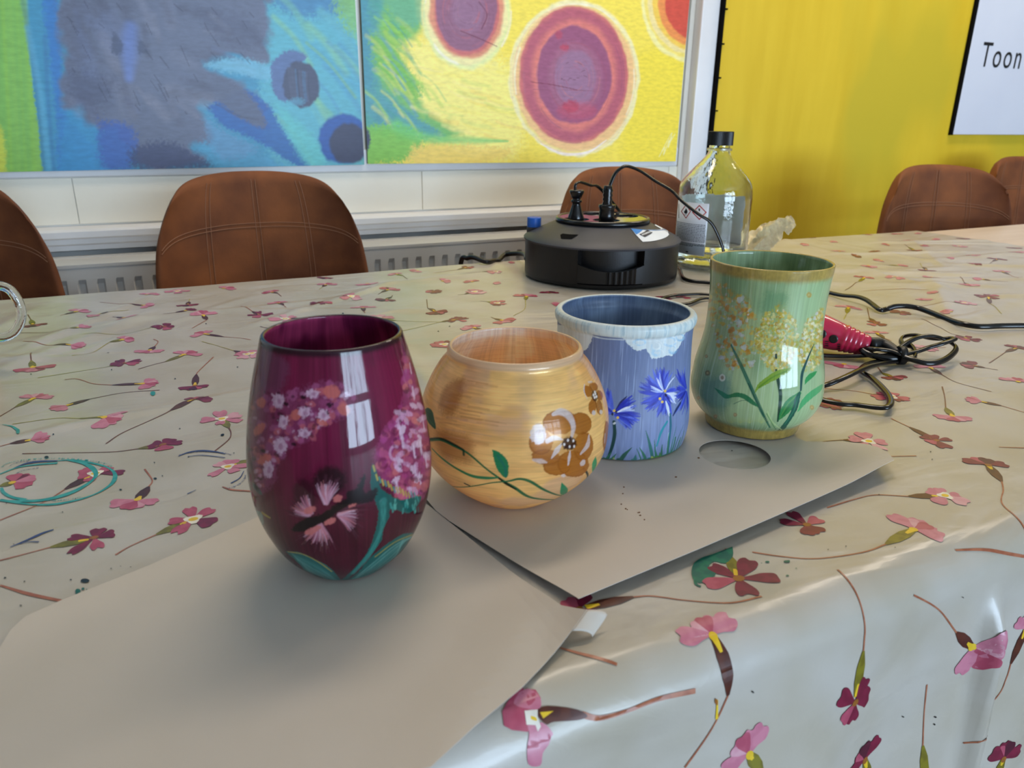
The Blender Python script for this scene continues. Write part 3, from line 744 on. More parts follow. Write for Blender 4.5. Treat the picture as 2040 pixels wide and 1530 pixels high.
# ------------------------------------------------------------------ printed flowers: part of the same cloth mesh
INK = {}
def ink(name, c, c2=None):
    q = NT('print_'+name); q.b.inputs['Roughness'].default_value = .32
    tc = q.n('ShaderNodeTexCoord'); nz = q.n('ShaderNodeTexNoise'); nz.inputs['Scale'].default_value = 160; nz.inputs['Detail'].default_value = 1
    q.l(tc.outputs['Object'], nz.inputs['Vector']); rp = q.n('ShaderNodeValToRGB')
    rp.color_ramp.elements[0].position = .42; rp.color_ramp.elements[1].position = .58
    rp.color_ramp.elements[0].color = rgba(c); rp.color_ramp.elements[1].color = rgba(c2 or tuple(v*.93 for v in c))
    q.l(nz.outputs['Fac'], rp.inputs[0]); q.l(rp.outputs[0], q.b.inputs['Base Color']); INK[name] = q.m
for nm, c, c2 in (('wine', (122, 22, 56), (108, 16, 48)), ('plum', (84, 16, 44), (72, 12, 38)), ('rose', (176, 80, 102), (166, 68, 92)), ('pink', (196, 122, 142), (186, 108, 130)), ('blush', (208, 156, 168), (202, 144, 158)),
                  ('yellow', (226, 190, 40), (216, 178, 30)), ('white', (232, 226, 212), None), ('olive', (124, 116, 24), (106, 96, 20)), ('brown', (84, 36, 20), (70, 26, 16)), ('stem', (170, 104, 74), (150, 84, 56)), ('stemb', (118, 70, 44), (104, 58, 36)),
                  ('teal', (44, 140, 138), (64, 156, 152)), ('navyink', (56, 66, 116), None), ('greenink', (22, 112, 86), (14, 92, 80)), ('blackink', (16, 20, 24), None), ('stemy', (176, 164, 84), (150, 140, 60)), ('gold', (150, 92, 30), None), ('ring', (150, 196, 190), (84, 160, 156)), ('chip', (92, 58, 26), None)):
    ink(nm, c, c2)
INKN = list(INK)
PR = []                                       # (polygon in cloth coordinates, ink, layer)
def to_cloth(px, py):
    """pixel of the photo -> cloth coordinates (x, v)"""
    p = on_z(px, py, TZ+.0005)
    if p[1] >= V0: return (float(p[0]), float(p[1]))
    # bisect on v for the point whose projection falls on this pixel
    d = ray(px, py); best = None
    for vv in np.linspace(V0, V0-ARC-.5, 420):
        # x from the ray at the height of the cloth there
        q = cloth(0.25, vv); t = (q[2]-CAM[2])/d[2]; r_ = CAM+d*t; q = cloth(r_[0], vv); t = (q[2]-CAM[2])/d[2]; r_ = CAM+d*t
        e = abs(r_[1]-q[1])
        if best is None or e < best[0]: best = (e, float(r_[0]), float(vv))
    return best[1], best[2]
def rpoly(P, ink_, lay=0): PR.append((P, ink_, lay))
rf = random.Random(21)
def petal(cx, cy, ang, L, W, ink_, lay=1, notch=.1, r0=.0, wob=.08):
    """a petal pointing along ang from the centre"""
    prof = [(0, .10), (.15, .28), (.35, .55), (.6, .9), (.78, 1.0), (.92, .86), (1.0, .5), (1.0-notch, .0)]
    ca, sa = math.cos(ang), math.sin(ang); P = []
    for (t, w_) in prof: P.append((r0+t*L*(1+rf.uniform(-wob, wob)*.4), W*w_*(1+rf.uniform(-wob, wob))))
    P += [(x, -y*(1+rf.uniform(-wob, wob))) for (x, y) in reversed(P[:-1])]
    Q = spline(P, 2); rpoly([(cx+x*ca-y*sa, cy+x*sa+y*ca) for (x, y) in Q], ink_, lay)
def ribbon(P, wds, ink_, lay=0):
    P = [np.array(p) for p in spline(P, 6)] if len(P) > 2 else [np.array(p) for p in P]
    n = len(P); ws = np.interp(np.linspace(0, 1, n), np.linspace(0, 1, len(wds)), wds)
    for i in range(n-1):
        t = P[i+1]-P[i]; t = t/(np.linalg.norm(t)+1e-9); nn = np.array([-t[1], t[0]])
        t0_ = P[i]-P[i-1] if i else P[i+1]-P[i]; t2_ = P[i+2]-P[i+1] if i < n-2 else P[i+1]-P[i]
        na = (t0_/(np.linalg.norm(t0_)+1e-9)+t); na = np.array([-na[1], na[0]]); na /= (np.linalg.norm(na)+1e-9)
        nb = (t2_/(np.linalg.norm(t2_)+1e-9)+t); nb = np.array([-nb[1], nb[0]]); nb /= (np.linalg.norm(nb)+1e-9)
        rpoly([tuple(P[i]+na*ws[i]), tuple(P[i+1]+nb*ws[i+1]), tuple(P[i+1]-nb*ws[i+1]), tuple(P[i]-na*ws[i])], ink_, lay)
TONE = {'d': ('wine', 'plum', 'rose'), 'm': ('rose', 'pink', 'wine'), 'p': ('pink', 'rose', 'blush'), 'l': ('blush', 'pink', 'blush')}
def flower(kind, tone, c, path=(), R=.0185, cal=.02, calink='brown', stemink='stem', cw=.0032):
    """kind o: open five petals, s: seen from the side, b: small blob; path: photo pixels, first = where the calyx ends"""
    cx, cy = to_cloth(*c); pts = [to_cloth(*p) for p in path]
    a1, a2, a3 = TONE[tone]
    if pts: ax = math.atan2(cy-pts[0][1], cx-pts[0][0])
    else: ax = rf.uniform(0, 6.28)
    if pts:
        e0 = np.array((cx, cy)); e1 = np.array(pts[0])
        nk = e0+(e1-e0)*(.12 if kind == 'o' else .02)
        mid = (nk+e1)/2
        ribbon([tuple(nk), tuple(mid), tuple(e1)], [cw*.55, cw*1.05, cw*.95, cw*.25], calink, 1)
        ribbon([tuple(nk), tuple(nk+(e1-nk)*.28)], [cw*.6, cw*.25], 'yellow', 2)
        if len(pts) > 1: ribbon([tuple(e1)]+pts[1:], [.00055, .0004, .0006], stemink, 0)
    if kind == 'o':
        n = 5; base = ax+rf.uniform(-.25, .25)
        for k in range(n):
            a = base+2*PI*k/n+rf.uniform(-.34, .34)
            petal(cx, cy, a, R*rf.uniform(.6, 1.12), R*rf.uniform(.22, .40), (a1, a1, a2 if k % 2 else a1, a1, a3)[k] if k else a1, 2+(k % 3)*.34, rf.uniform(.02, .14))
        rr = R*.16
        if tone != 'd': rpoly([(cx+rr*1.7*math.cos(t)*(1+.25*math.sin(3*t)), cy+rr*1.7*math.sin(t)*(1+.25*math.sin(3*t))) for t in np.linspace(0, 2*PI, 15)[:-1]], 'white', 3.3)
        rpoly([(cx+rr*math.cos(t), cy+rr*.8*math.sin(t)) for t in np.linspace(0, 2*PI, 11)[:-1]], 'yellow' if tone != 'd' else 'gold', 3.6)
    elif kind == 's':
        for k, da in enumerate((-1.25, -.72, -.2, .35, .85, 1.3)):
            L = R*(.95 if abs(da) > 1 else .72)*rf.uniform(.85, 1.1)
            petal(cx, cy, ax+da, L, R*rf.uniform(.24, .34), (a1, a1, a2, a1, a3, a1)[k], 2+(k % 3)*.34, .06)
        rpoly([(cx+R*.14*math.cos(t)-math.cos(ax)*R*.06, cy+R*.14*math.sin(t)-math.sin(ax)*R*.06) for t in np.linspace(0, 2*PI, 11)[:-1]], 'yellow' if tone != 'd' else 'gold', 3.3)
    else:
        for k in range(4): petal(cx, cy, ax+(-.6, -.15, .3, .8)[k], R*.8, R*.28, (a1, a2, a1, a1)[k], 2+(k % 3)*.34, .12)
def shape(pts, ink_, lay=0, smooth=True):
    P = [to_cloth(*p) for p in pts]
    if smooth: P = [tuple(q) for q in spline(P+[P[0]], 3)][:-1]
    rpoly(P, ink_, lay)
def line(pts, w_, ink_, lay=0):
    ribbon([to_cloth(*p) for p in pts], w_ if isinstance(w_, (list, tuple)) else [w_], ink_, lay)
def blot(x, y, rx, ry, ink_, lay=3.8):
    shape([(x+rx*math.cos(t)*rf.uniform(.75, 1.2), y+ry*math.sin(t)*rf.uniform(.75, 1.2)) for t in np.linspace(0, 2*PI, 8)[:-1]], ink_, lay)
FL = [
 ('s', 'd', (66, 648), [(62, 638), (56, 629)]), ('b', 'p', (158, 655), [(140, 658), (107, 663), (37, 664)]), ('o', 'd', (328, 652), [(303, 655), (258, 664), (164, 668)]),
 ('s', 'p', (288, 607), [(263, 607), (199, 602)]), ('s', 'd', (374, 606), [(376, 600), (378, 594)]), ('b', 'd', (373, 619), [(350, 624), (325, 628)]), ('b', 'p', (196, 628), [(216, 624), (256, 617)]),
 ('s', 'p', (154, 621), [(129, 627), (120, 629)]), ('s', 'p', (248, 633), [(232, 631), (224, 631)]), ('s', 'p', (405, 628), [(412, 637), (383, 654)]),
 ('s', 'p', (246, 678), [(219, 684), (179, 705), (144, 713)]), ('s', 'p', (407, 665), [(445, 670), (480, 672), (499, 675)]), ('b', 'p', (142, 690), [(107, 690), (47, 683)]),
 ('s', 'p', (298, 699), [(308, 691), (315, 681), (306, 676)]), ('s', 'p', (368, 706), [(330, 721), (306, 727), (276, 736)]), ('o', 'd', (248, 724), [(220, 730), (194, 734), (75, 752)]),
 ('s', 'm', (66, 732), [(63, 722), (63, 705)]), ('o', 'p', (492, 704), [(466, 697), (430, 687), (402, 680)]), ('s', 'p', (286, 765), [(224, 768), (186, 765), (154, 755), (129, 756)]),
 ('s', 'd', (388, 768), [(391, 745), (396, 738), (425, 710)]), ('s', 'p', (68, 793), [(30, 811), (15, 820), (0, 829)]), ('b', 'p', (132, 809), [(179, 796), (248, 783), (318, 777)]),
 ('s', 'd', (388, 799), [(340, 820), (323, 828), (248, 860), (211, 884)]), ('s', 'p', (211, 839), [(159, 835), (112, 834), (25, 845)]), ('o', 'p', (442, 833), [(456, 851), (460, 862), (455, 875), (427, 898)]),
 ('b', 'p', (62, 878), [(20, 885), (0, 890)]), ('o', 'd', (325, 884), [(275, 893), (220, 900), (100, 904), (45, 905)]), ('o', 'm', (190, 943), [(129, 975), (86, 1001), (0, 1037)]),
 ('s', 'm', (28, 962), [(0, 970), (-20, 974)]), ('s', 'p', (273, 995), [(296, 968), (303, 955), (288, 933)]), ('o', 'd', (187, 1070), [(100, 1089), (60, 1100), (0, 1116)]),
 ('o', 'm', (385, 1034), [(311, 1064), (259, 1087), (230, 1104)]), ('o', 'p', (454, 929), [(500, 915), (540, 905)]),
 ('s', 'm', (541, 580), [(553, 582), (560, 588)]), ('s', 'p', (554, 602), [(565, 607), (570, 610)]), ('o', 'd', (637, 604), []), ('o', 'd', (519, 625), [(503, 620), (480, 609)]),
 ('o', 'p', (568, 634), [(600, 632), (660, 629), (700, 627)]), ('s', 'p', (555, 654), [(535, 652), (518, 649)]), ('o', 'p', (502, 702), []), ('s', 'p', (723, 613), [(725, 620), (727, 622)]),
 ('s', 'p', (649, 565), [(643, 569), (636, 574)]), ('s', 'p', (789, 546), [(803, 549), (812, 556)]), ('s', 'd', (649, 551), []), ('s', 'p', (732, 564), []), ('o', 'p', (700, 591), [(685, 592), (659, 593)]),
 ('s', 'm', (773, 576), [(760, 581), (753, 585)]), ('s', 'd', (769, 595), [(780, 590), (782, 587)]), ('o', 'p', (753, 633), [(790, 637), (830, 638), (888, 639)]), ('o', 'd', (863, 580), []),
 ('s', 'd', (867, 620), [(852, 613), (850, 595)]), ('o', 'd', (910, 634), [(880, 638), (840, 648), (797, 658)]), ('o', 'p', (946, 580), [(925, 585), (912, 586)]), ('o', 'm', (991, 602), [(970, 599), (957, 598)]),
 ('s', 'm', (1001, 636), [(985, 632), (978, 629)]), ('s', 'p', (944, 650), [(962, 655), (970, 657)]), ('o', 'm', (885, 683), []), ('s', 'm', (1049, 589), [(1047, 596), (1045, 614), (1023, 627)]), ('s', 'd', (1095, 584), []),
 ('o', 'p', (988, 543), [(960, 544), (928, 546)]), ('o', 'd', (932, 533), [(910, 538), (864, 544)]), ('s', 'p', (883, 560), []), ('s', 'p', (831, 539), []), ('s', 'm', (940, 561), []), ('b', 'p', (998, 564), []),
 ('o', 'p', (353, 578), []), ('s', 'p', (447, 573), []), ('s', 'p', (293, 586), []), ('b', 'm', (1012, 523), []), ('s', 'p', (1120, 605), []), ('o', 'm', (1320, 595), []), ('s', 'm', (1360, 590), []),
 ('s', 'p', (1690, 614), [(1687, 624), (1681, 636)]), ('o', 'p', (1783, 553), []), ('s', 'm', (1722, 552), [(1711, 560), (1684, 576)]), ('o', 'd', (1746, 644), [(1732, 634), (1728, 612)]), ('o', 'd', (1796, 621), []),
 ('s', 'p', (1856, 551), []), ('s', 'p', (1928, 567), [(1922, 562), (1913, 551)]), ('b', 'p', (1956, 557), [(1975, 559), (2008, 561)]), ('o', 'd', (1969, 589), [(1973, 604), (1996, 624)]),
 ('o', 'p', (1922, 602), [(1900, 603), (1880, 603), (1834, 608)]), ('b', 'p', (1837, 593), []), ('s', 'p', (1893, 623), []), ('b', 'p', (1847, 581), []), ('s', 'd', (1846, 538), [(1838, 532), (1833, 523)]), ('o', 'd', (1941, 528), []),
 ('b', 'p', (1791, 528), [(1770, 528), (1757, 527)]), ('s', 'p', (1730, 531), []), ('s', 'd', (1702, 510), []), ('s', 'd', (1821, 498), [(1810, 492), (1802, 486)]), ('s', 'p', (1997, 542), [(2010, 547), (2028, 556)]),
 ('s', 'd', (1987, 517), [(1978, 521), (1972, 525)]), ('s', 'd', (1744, 502), []), ('o', 'p', (1911, 490), []), ('s', 'm', (1837, 489), []), ('s', 'm', (1769, 487), []), ('s', 'p', (1672, 501), []), ('s', 'd', (1581, 511), []),
 ('b', 'p', (1538, 509), []), ('s', 'm', (1725, 465), []), ('s', 'm', (1790, 465), []), ('s', 'p', (1825, 463), []), ('s', 'p', (1655, 482), []), ('s', 'd', (1616, 473), []), ('s', 'p', (1609, 489), []), ('s', 'd', (2019, 493), []),
 ('o', 'p', (1937, 510), []), ('s', 'p', (1860, 475), []), ('s', 'p', (1755, 518), []), ('s', 'd', (1918, 474), []), ('s', 'p', (1813, 479), []), ('s', 'p', (2024, 503), []), ('b', 'p', (1884, 515), []),
 ('s', 'p', (1747, 663), [(1762, 673), (1776, 678)]), ('o', 'p', (1846, 693), [(1868, 692), (1884, 691)]), ('o', 'd', (1930, 673), [(1905, 665), (1887, 660), (1835, 636)]), ('s', 'd', (2026, 691), [(2004, 699), (1990, 709), (1971, 722)]),
 ('s', 'd', (1941, 728), [(1963, 732), (1988, 736)]), ('s', 'p', (1853, 732), [(1876, 746), (1907, 762), (1975, 780)]), ('s', 'd', (1776, 750), [(1757, 742), (1749, 731)]), ('o', 'm', (1776, 790), [(1740, 785), (1700, 778), (1643, 773)]),
 ('o', 'm', (1654, 802), []), ('s', 'p', (1681, 725), []), ('b', 'p', (1955, 800), [(1995, 808), (2040, 821), (2060, 826)]), ('s', 'p', (1898, 829), [(1884, 812), (1882, 790), (1877, 770)]), ('s', 'p', (2028, 759), []),
 ('o', 'p', (1731, 878), [(1680, 875), (1650, 877), (1632, 880)]), ('o', 'd', (1866, 877), [(1812, 850), (1790, 840), (1776, 833)]), ('s', 'd', (1968, 925), [(1996, 958), (1999, 975), (1998, 1004), (2040, 1055)]),
 ('o', 'p', (1883, 986), [(1810, 987), (1745, 984), (1705, 992), (1648, 1009)]), ('s', 'p', (1822, 1052), [(1765, 1082), (1718, 1098), (1628, 1110), (1560, 1106), (1499, 1097)]),
 ('o', 'd', (1608, 1043), []), ('s', 'p', (1420, 1266), [(1449, 1384), (1420, 1450), (1365, 1530)]), ('o', 'd', (1703, 1399), [(1718, 1295), (1723, 1236), (1705, 1180), (1669, 1132)]),
 ('s', 'p', (1940, 1292), [(1905, 1260), (1880, 1225), (1860, 1207), (1822, 1187)]), ('s', 'p', (2042, 1250), [(2013, 1322), (2004, 1352), (1982, 1392), (1917, 1479)]), ('s', 'd', (1842, 1560), [(1838, 1485), (1840, 1421), (1847, 1364)]),
 ('s', 'd', (1722, 1512), [(1735, 1570)]), ('s', 'p', (1492, 1502), [(1520, 1540)]), ('s', 'd', (2000, 1510), [(1980, 1560)]),
]
for f in FL:
    kind, tone, c, path = f
    olive = (hash_ := (c[0]*7+c[1]) % 3) == 0
    big = c[1] > 1180
    Rr = .0185 if c[1] > 640 else .0185
    if big and kind == 'o': Rr = .0200
    if big and kind == 's': Rr = .0205
    Rr *= rf.uniform(.8, 1.0)*(.92 if tone == 'd' else 1)
    ci = 'olive' if olive else 'brown'
    flower(kind, tone, c, path, R=Rr, calink=ci, stemink='stem' if c[1] > 900 or hash_ == 1 else ('stemy' if (c[0]*3+c[1]) % 4 == 0 else 'stemb'), cw=.0034 if c[1] > 900 else .003)
# the large flowers beside the paper corner and the loose stems
flower('o', 'd', (1154, 1211), [(1262, 1187), (1300, 1185), (1373, 1194), (1456, 1198), (1518, 1185)], R=.013, cw=.0032)
flower('o', 'd', (1472, 1150), [(1450, 1100), (1446, 1090)], R=.021, calink='olive')
P0 = lambda pts: [(780+x*.3464, 1000+y*.3464) for (x, y) in pts]
shape(P0([(720, 1090), (745, 1062), (790, 1120), (800, 1140), (780, 1075), (830, 1085), (858, 1130), (850, 1190), (760, 1200), (775, 1270), (860, 1290), (780, 1325), (690, 1310), (640, 1280), (630, 1200), (660, 1155)]), 'rose', 2, False)
shape(P0([(775, 1275), (870, 1275), (920, 1320), (915, 1350), (905, 1400), (865, 1440), (855, 1515), (785, 1505), (775, 1420), (790, 1340)]), 'pink', 2.3)
shape(P0([(735, 1100), (790, 1075), (855, 1130), (850, 1190), (790, 1195), (700, 1160)]), 'pink', 2.2)
shape(P0([(765, 1205), (835, 1190), (840, 1240), (855, 1290), (838, 1318), (820, 1275), (770, 1275)]), 'white', 3.3, False)
shape(P0([(795, 1225), (825, 1235), (830, 1255), (805, 1255)]), 'yellow', 3.6)
shape(P0([(835, 1205), (900, 1180), (1060, 1188), (1120, 1225), (1060, 1250), (930, 1262), (885, 1275), (845, 1240)]), 'brown', 2.6)
shape(P0([(850, 1208), (930, 1202), (870, 1245)]), 'yellow', 3.0, False)
line([(1160, 1425), (1196, 1431), (1250, 1415), (1310, 1390), (1386, 1377)], [.0014, .0008, .0012], 'stem', 1)
for pts, w_ in (([(0, 1165), (57, 1182), (124, 1196)], .0011), ([(443, 969), (462, 975), (500, 978)], .0009), ([(1904, 1097), (1964, 1097), (2010, 1104), (2050, 1110)], .0011), ([(1116, 1289), (1170, 1306), (1227, 1322)], .0010),
                ([(1760, 908), (1826, 907)], .0007), ([(1990, 890), (2045, 892)], .0008), ([(855, 1012), (870, 1022), (892, 1036)], .002), ([(1720, 577), (1800, 574), (1850, 577)], .0008), ([(1100, 575), (1180, 567)], .0007)):
    line(pts, [w_*.5, w_, w_*.8], 'stem' if w_ < .0015 else 'brown', 1)
# stray paint: teal rings, blue and green dabs, dots
c5 = lambda pts: [(x*.2876, 860+y*.2876) for (x, y) in pts]
line(c5([(330, 215), (480, 200), (620, 215), (740, 245), (795, 290), (780, 350), (690, 415), (560, 465), (400, 500), (270, 508), (150, 500), (0, 478)]), [.0003, .0012, .0007, .0015, .0006, .0014, .0008, .0013], 'teal', 3.7)
line(c5([(470, 200), (590, 225), (655, 270), (655, 320), (560, 390), (430, 445), (280, 478), (120, 485), (0, 482)]), [.0008, .0018, .0010, .0022, .0016, .0006], 'teal', 3.72)
line(c5([(0, 300), (120, 255), (250, 235), (400, 222)]), [.0006, .0012], 'teal', 3.7); line(c5([(10, 395), (30, 430), (90, 460), (180, 475)]), [.0008, .0013], 'teal', 3.7)
line(c5([(100, 258), (180, 228), (280, 212), (400, 208)]), [.0004, .0016, .0008], 'navyink', 3.8)
line(c5([(70, 800), (200, 745), (300, 700), (372, 676)]), [.0003, .0011, .0005], 'navyink', 3.8); line(c5([(120, 780), (200, 762), (270, 762)]), [.0003, .0005], 'navyink', 3.8)
line(c5([(1235, 165), (1310, 138), (1400, 128), (1500, 138), (1560, 152)]), [.0004, .0012, .0004], 'navyink', 3.8); line(c5([(1300, 168), (1400, 160), (1560, 178)]), [.0003, .0005, .0004], 'navyink', 3.8)
line(c5([(1600, 355), (1660, 320), (1690, 270)]), [.0006, .0002], 'navyink', 3.8); line(c5([(1298, 428), (1360, 400)]), [.0005, .0002], 'navyink', 3.8)
for (x, y, q) in ((1075, 320, 12), (835, 398, 10), (1543, 18, 14), (590, 1028, 30), (35, 1010, 9), (143, 1200, 9), (325, 183, 16), (170, 1035, 7), (490, 1022, 8), (770, 945, 6), (905, 935, 5), (835, 930, 5)):
    X_, Y_ = c5([(x, y)])[0]; blot(X_, Y_, q*.2876, q*.14, 'blackink')
for (x, y, q) in ((540, 1100, 20), (575, 1085, 12), (530, 1118, 10), (600, 1090, 5)): X_, Y_ = c5([(x, y)])[0]; blot(X_, Y_, q*.2876, q*.2, 'greenink')
line([(5, 846), (24, 850), (36, 858)], [.0003, .0012], 'teal', 3.7); blot(36, 862, 4, 6, 'teal'); blot(305, 784, 5, 4, 'teal')
blot(216, 705, 3, 1.2, 'blackink'); blot(442, 866, 3, 2, 'blackink'); blot(107, 868, 2, 1, 'blackink')
c7 = lambda pts: [(1300+x*.3627, 1000+y*.3627) for (x, y) in pts]
shape(c7([(440, 238), (442, 290), (400, 330), (340, 320), (310, 350), (350, 385), (300, 430), (240, 435), (215, 390), (225, 335), (270, 300), (330, 280)]), 'greenink', 1.5)
line(c7([(235, 425), (240, 445), (265, 458)]), .0008, 'greenink', 1.5)
for (x, y, q) in ((632, 322, 16), (740, 320, 22), (742, 398, 13), (790, 358, 6), (600, 330, 5)): X_, Y_ = c7([(x, y)])[0]; blot(X_, Y_, q*.3, q*.11, 'greenink')
line(c7([(350, 1080), (355, 1140), (350, 1190)]), [.0004, .0008], 'yellow', 1.6); blot(*c7([(347, 1095)])[0], 3, 5, 'gold')
for (x, y) in ((549, 1043), (1550, 1178), (1545, 1220), (1700, 520), (1375, 1180)): X_, Y_ = c7([(x, y)])[0]; blot(X_, Y_, 1.8, 1.8, 'blackink')
for (cx_, cy_, rx_, ry_, a0_, a1_, c_) in ((400, 250, 380, 60, 180, 350, 'teal'), (420, 300, 300, 50, 185, 240, 'navyink'), (1420, 170, 190, 34, 200, 340, 'navyink'), (1500, 300, 200, 100, 0, 70, 'navyink'), (300, 420, 300, 60, 30, 150, 'teal'), (230, 250, 160, 40, 190, 300, 'navyink')):
    t_ = a0_                                    # dry brush dashes around the rings
    while t_ < a1_:
        q0_, q1_ = rad(t_), rad(t_+rf.uniform(.6, 2.2)); line(c5([(cx_+rx_*math.cos(q0_), cy_+ry_*math.sin(q0_)), (cx_+rx_*math.cos(q1_), cy_+ry_*math.sin(q1_))]), [rf.uniform(.0003, .0008)], c_, 3.75); t_ += rf.uniform(2, 5)
for i in range(60):                           # fine specks
    blot(rf.uniform(0, 2040), rf.uniform(620, 1100), 1.6, .8, 'blackink')
bm = bmesh.new(); bm.from_mesh(me); uvl = bm.loops.layers.uv.verify()
def add_print(P, mi, lay):
    b2 = bmesh.new()
    try:
        vv = [b2.verts.new((p[0], p[1], 0)) for p in P]; b2.faces.new(vv)
    except ValueError:
        b2.free(); return
    if len(P) > 4: bmesh.ops.triangulate(b2, faces=b2.faces[:])
    xs = [p[0] for p in P]; ys = [p[1] for p in P]
    def cut(lo, hi, step, ax):
        q = math.ceil(lo/step)*step
        while q < hi:
            bmesh.ops.bisect_plane(b2, geom=b2.verts[:]+b2.edges[:]+b2.faces[:], plane_co=(q, 0, 0) if ax == 0 else (0, q, 0), plane_no=(1, 0, 0) if ax == 0 else (0, 1, 0)); q += step
    lo, hi = min(ys), max(ys)
    if lo < V0+.002: cut(max(lo, V0-ARC-.002), min(hi, V0+.002), .0024, 1)
    cut(lo, hi, .0042, 1); cut(min(xs), max(xs), .0042, 0)
    b2.verts.index_update(); b2.verts.ensure_lookup_table()
    co = np.array([v.co[:2] for v in b2.verts]); 
    q = cloth(co[:, 0], co[:, 1], .0003+.00005*lay)
    nv = [bm.verts.new(tuple(map(float, p))) for p in q]
    for f in b2.faces:
        idx = [v.index for v in f.verts]
        a, b_, c_ = (co[idx[0]], co[idx[1]], co[idx[2]])
        if (b_[0]-a[0])*(c_[1]-a[1])-(b_[1]-a[1])*(c_[0]-a[0]) < 0: idx.reverse()
        try: nf = bm.faces.new([nv[i] for i in idx])
        except ValueError: continue
        nf.material_index = mi; nf.smooth = True
        for lp_, i in zip(nf.loops, idx): lp_[uvl].uv = (co[i][0], co[i][1])
    b2.free()
for nm in INKN: me.materials.append(INK[nm])
_ymin = float(_vs[0])+.01
for (P, nm, lay) in PR:
    if min(p[1] for p in P) < _ymin or max(p[1] for p in P) > V1+.012 or max(p[0] for p in P) > CX1-.002: continue
    for q in range(len(P)): pass
    add_print(P, 1+INKN.index(nm), lay)
bm.to_mesh(me); bm.free(); me.update()
tag(cloth_ob, 'glossy white plastic tablecloth printed with pink and wine flowers on thin stems', 'tablecloth')
# ================================================================== painted glass vases
PZ = TZ+.0042                                 # what stands on the paper sheets stands this high
def lathe_hit(px, cx, cy, zb, H, kz, kr):
    """pixels of the photo -> (angle, height) on the outside of a turned body"""
    out = []; T = np.linspace(0, 1, 2600)
    for (x, y) in px:
        d = ray(x, y); dist = math.hypot(cx-CAM[0], cy-CAM[1])
        s = (dist-.075+T*.15)/math.hypot(d[0], d[1])
        P = CAM[None]+d[None]*s[:, None]; z = (P[:, 2]-zb)/H
        R = pchip(kz, kr, np.clip(z, 0, 1)); rho = np.hypot(P[:, 0]-cx, P[:, 1]-cy)
        f = rho-R+np.where((z < 0) | (z > 1), .02, 0)+np.maximum(-z, 0)+np.maximum(z-1, 0)
        neg = np.nonzero(f < 0)[0]; i = neg[0] if len(neg) else int(np.argmin(f))
        out.append((math.atan2(P[i, 1]-cy, P[i, 0]-cx), float(np.clip(z[i], 0, 1)*H)))
    return out
def make_vase(name, c, H, kz, kr, crop, painter, inner, lip, wall=.0022, ncol=820, nrow=340, matk=None, label='', cat='vase', zb=PZ, bead=0):
    cx, cy = c
    z = np.linspace(0, 1, 800); r = pchip(kz, kr, z); zz = z*H
    arc = np.concatenate([[0], np.cumsum(np.hypot(np.diff(zz), np.diff(r)))])
    S = np.linspace(0, arc[-1], nrow); zr = np.interp(S, arc, zz); rr = np.interp(S, arc, r)
    fc = math.atan2(CAM[1]-cy, CAM[0]-cx)     # the side turned to the camera
    U = np.linspace(-PI, PI, ncol+1)[:-1]
    D = depth_of((cx, cy, zb+H/2)); mpp = D/F
    def touv(pts):
        out = []
        for (a, h) in lathe_hit(pts, cx, cy, zb, H, kz, kr):
            a = (a-fc+PI) % (2*PI)-PI; out.append((a, float(np.interp(h, zz, arc))))
        return np.array(out)
    cv = Canvas(U, S, rr, touv, mpp, (128, 128, 128))
    Crop(cv, *crop, mpp)
    painter(cv, U, S, rr, zr/H)
    # lip and inside
    th = U+fc; n_in = 70
    zi = np.linspace(H, .004, n_in); ri = pchip(kz, kr, np.clip(zi/H, 0, 1))-wall
    ri = np.maximum(ri, .002)
    lipr = [(H+.0006, kr[-1]-wall*.25), (H+.0009, kr[-1]-wall*.5), (H+.0006, kr[-1]-wall*.8)]
    rows_z = np.concatenate([[0, 0], zr, [q[0] for q in lipr], zi, [.003, .003]]); rows_r = np.concatenate([[0.0003, kr[0]*.93], rr, [q[1] for q in lipr], ri, [ri[-1]*.6, .0003]])
    col = np.zeros((len(rows_z), ncol, 3)); col[:2] = lin(inner[1]); col[2:2+nrow] = cv.col; a = 2+nrow
    col[a:a+3] = lin(lip)
    ic = Canvas(U, np.linspace(0, 1, n_in), np.ones(n_in)*.05, None, 1, inner[0])
    X, Y = np.meshgrid(U, np.linspace(0, 1, n_in))
    f = fbm(X*2.2+7, Y*3, 77+len(name), 3)[..., None]; g = fbm(X*38, Y*2.5, 5, 2)[..., None]
    ic.col = lin(inner[0])*(1-sstep(.42, .6, f))+lin(inner[2])*sstep(.42, .6, f); ic.col = ic.col*(.82+.36*g)
    col[a+3:a+3+n_in] = ic.col; col[a+3+n_in:] = lin(inner[1])
    P = np.stack([rows_r[:, None]*np.cos(th)[None], rows_r[:, None]*np.sin(th)[None], rows_z[:, None]+0*th[None]], -1)
    vv = np.concatenate([[0, 0], S, S[-1]+np.arange(3)*.001, S[-1]+.01+np.linspace(0, H, n_in), [S[-1]+H+.02]*2])
    me = grid_mesh('body', P, U[None, :]/(2*PI), vv[:, None], col, wrap=True)
    root = tag(empty(name, (cx, cy, zb)), label, cat)
    link('body', me, matk, root)
    return root
def streaks(cv, U, S, amt, fu, fs, seed=1, cols=None):
    X, Y = np.meshgrid(U, S)
    n = fbm(X*fu, Y*fs, seed, 3)[..., None]
    if cols is None: cv.col *= (1-amt)+2*amt*n
    else: cv.col = cv.col+(lin(cols)-cv.col)*np.clip((n-.5)*2*amt+amt*.3, 0, 1)
def in_poly(x, y, P):
    c = False; n = len(P)
    for i in range(n):
        a, b_ = P[i], P[(i+1) % n]
        if (a[1] > y) != (b_[1] > y) and x < a[0]+(y-a[1])*(b_[0]-a[0])/(b_[1]-a[1]): c = not c
    return c
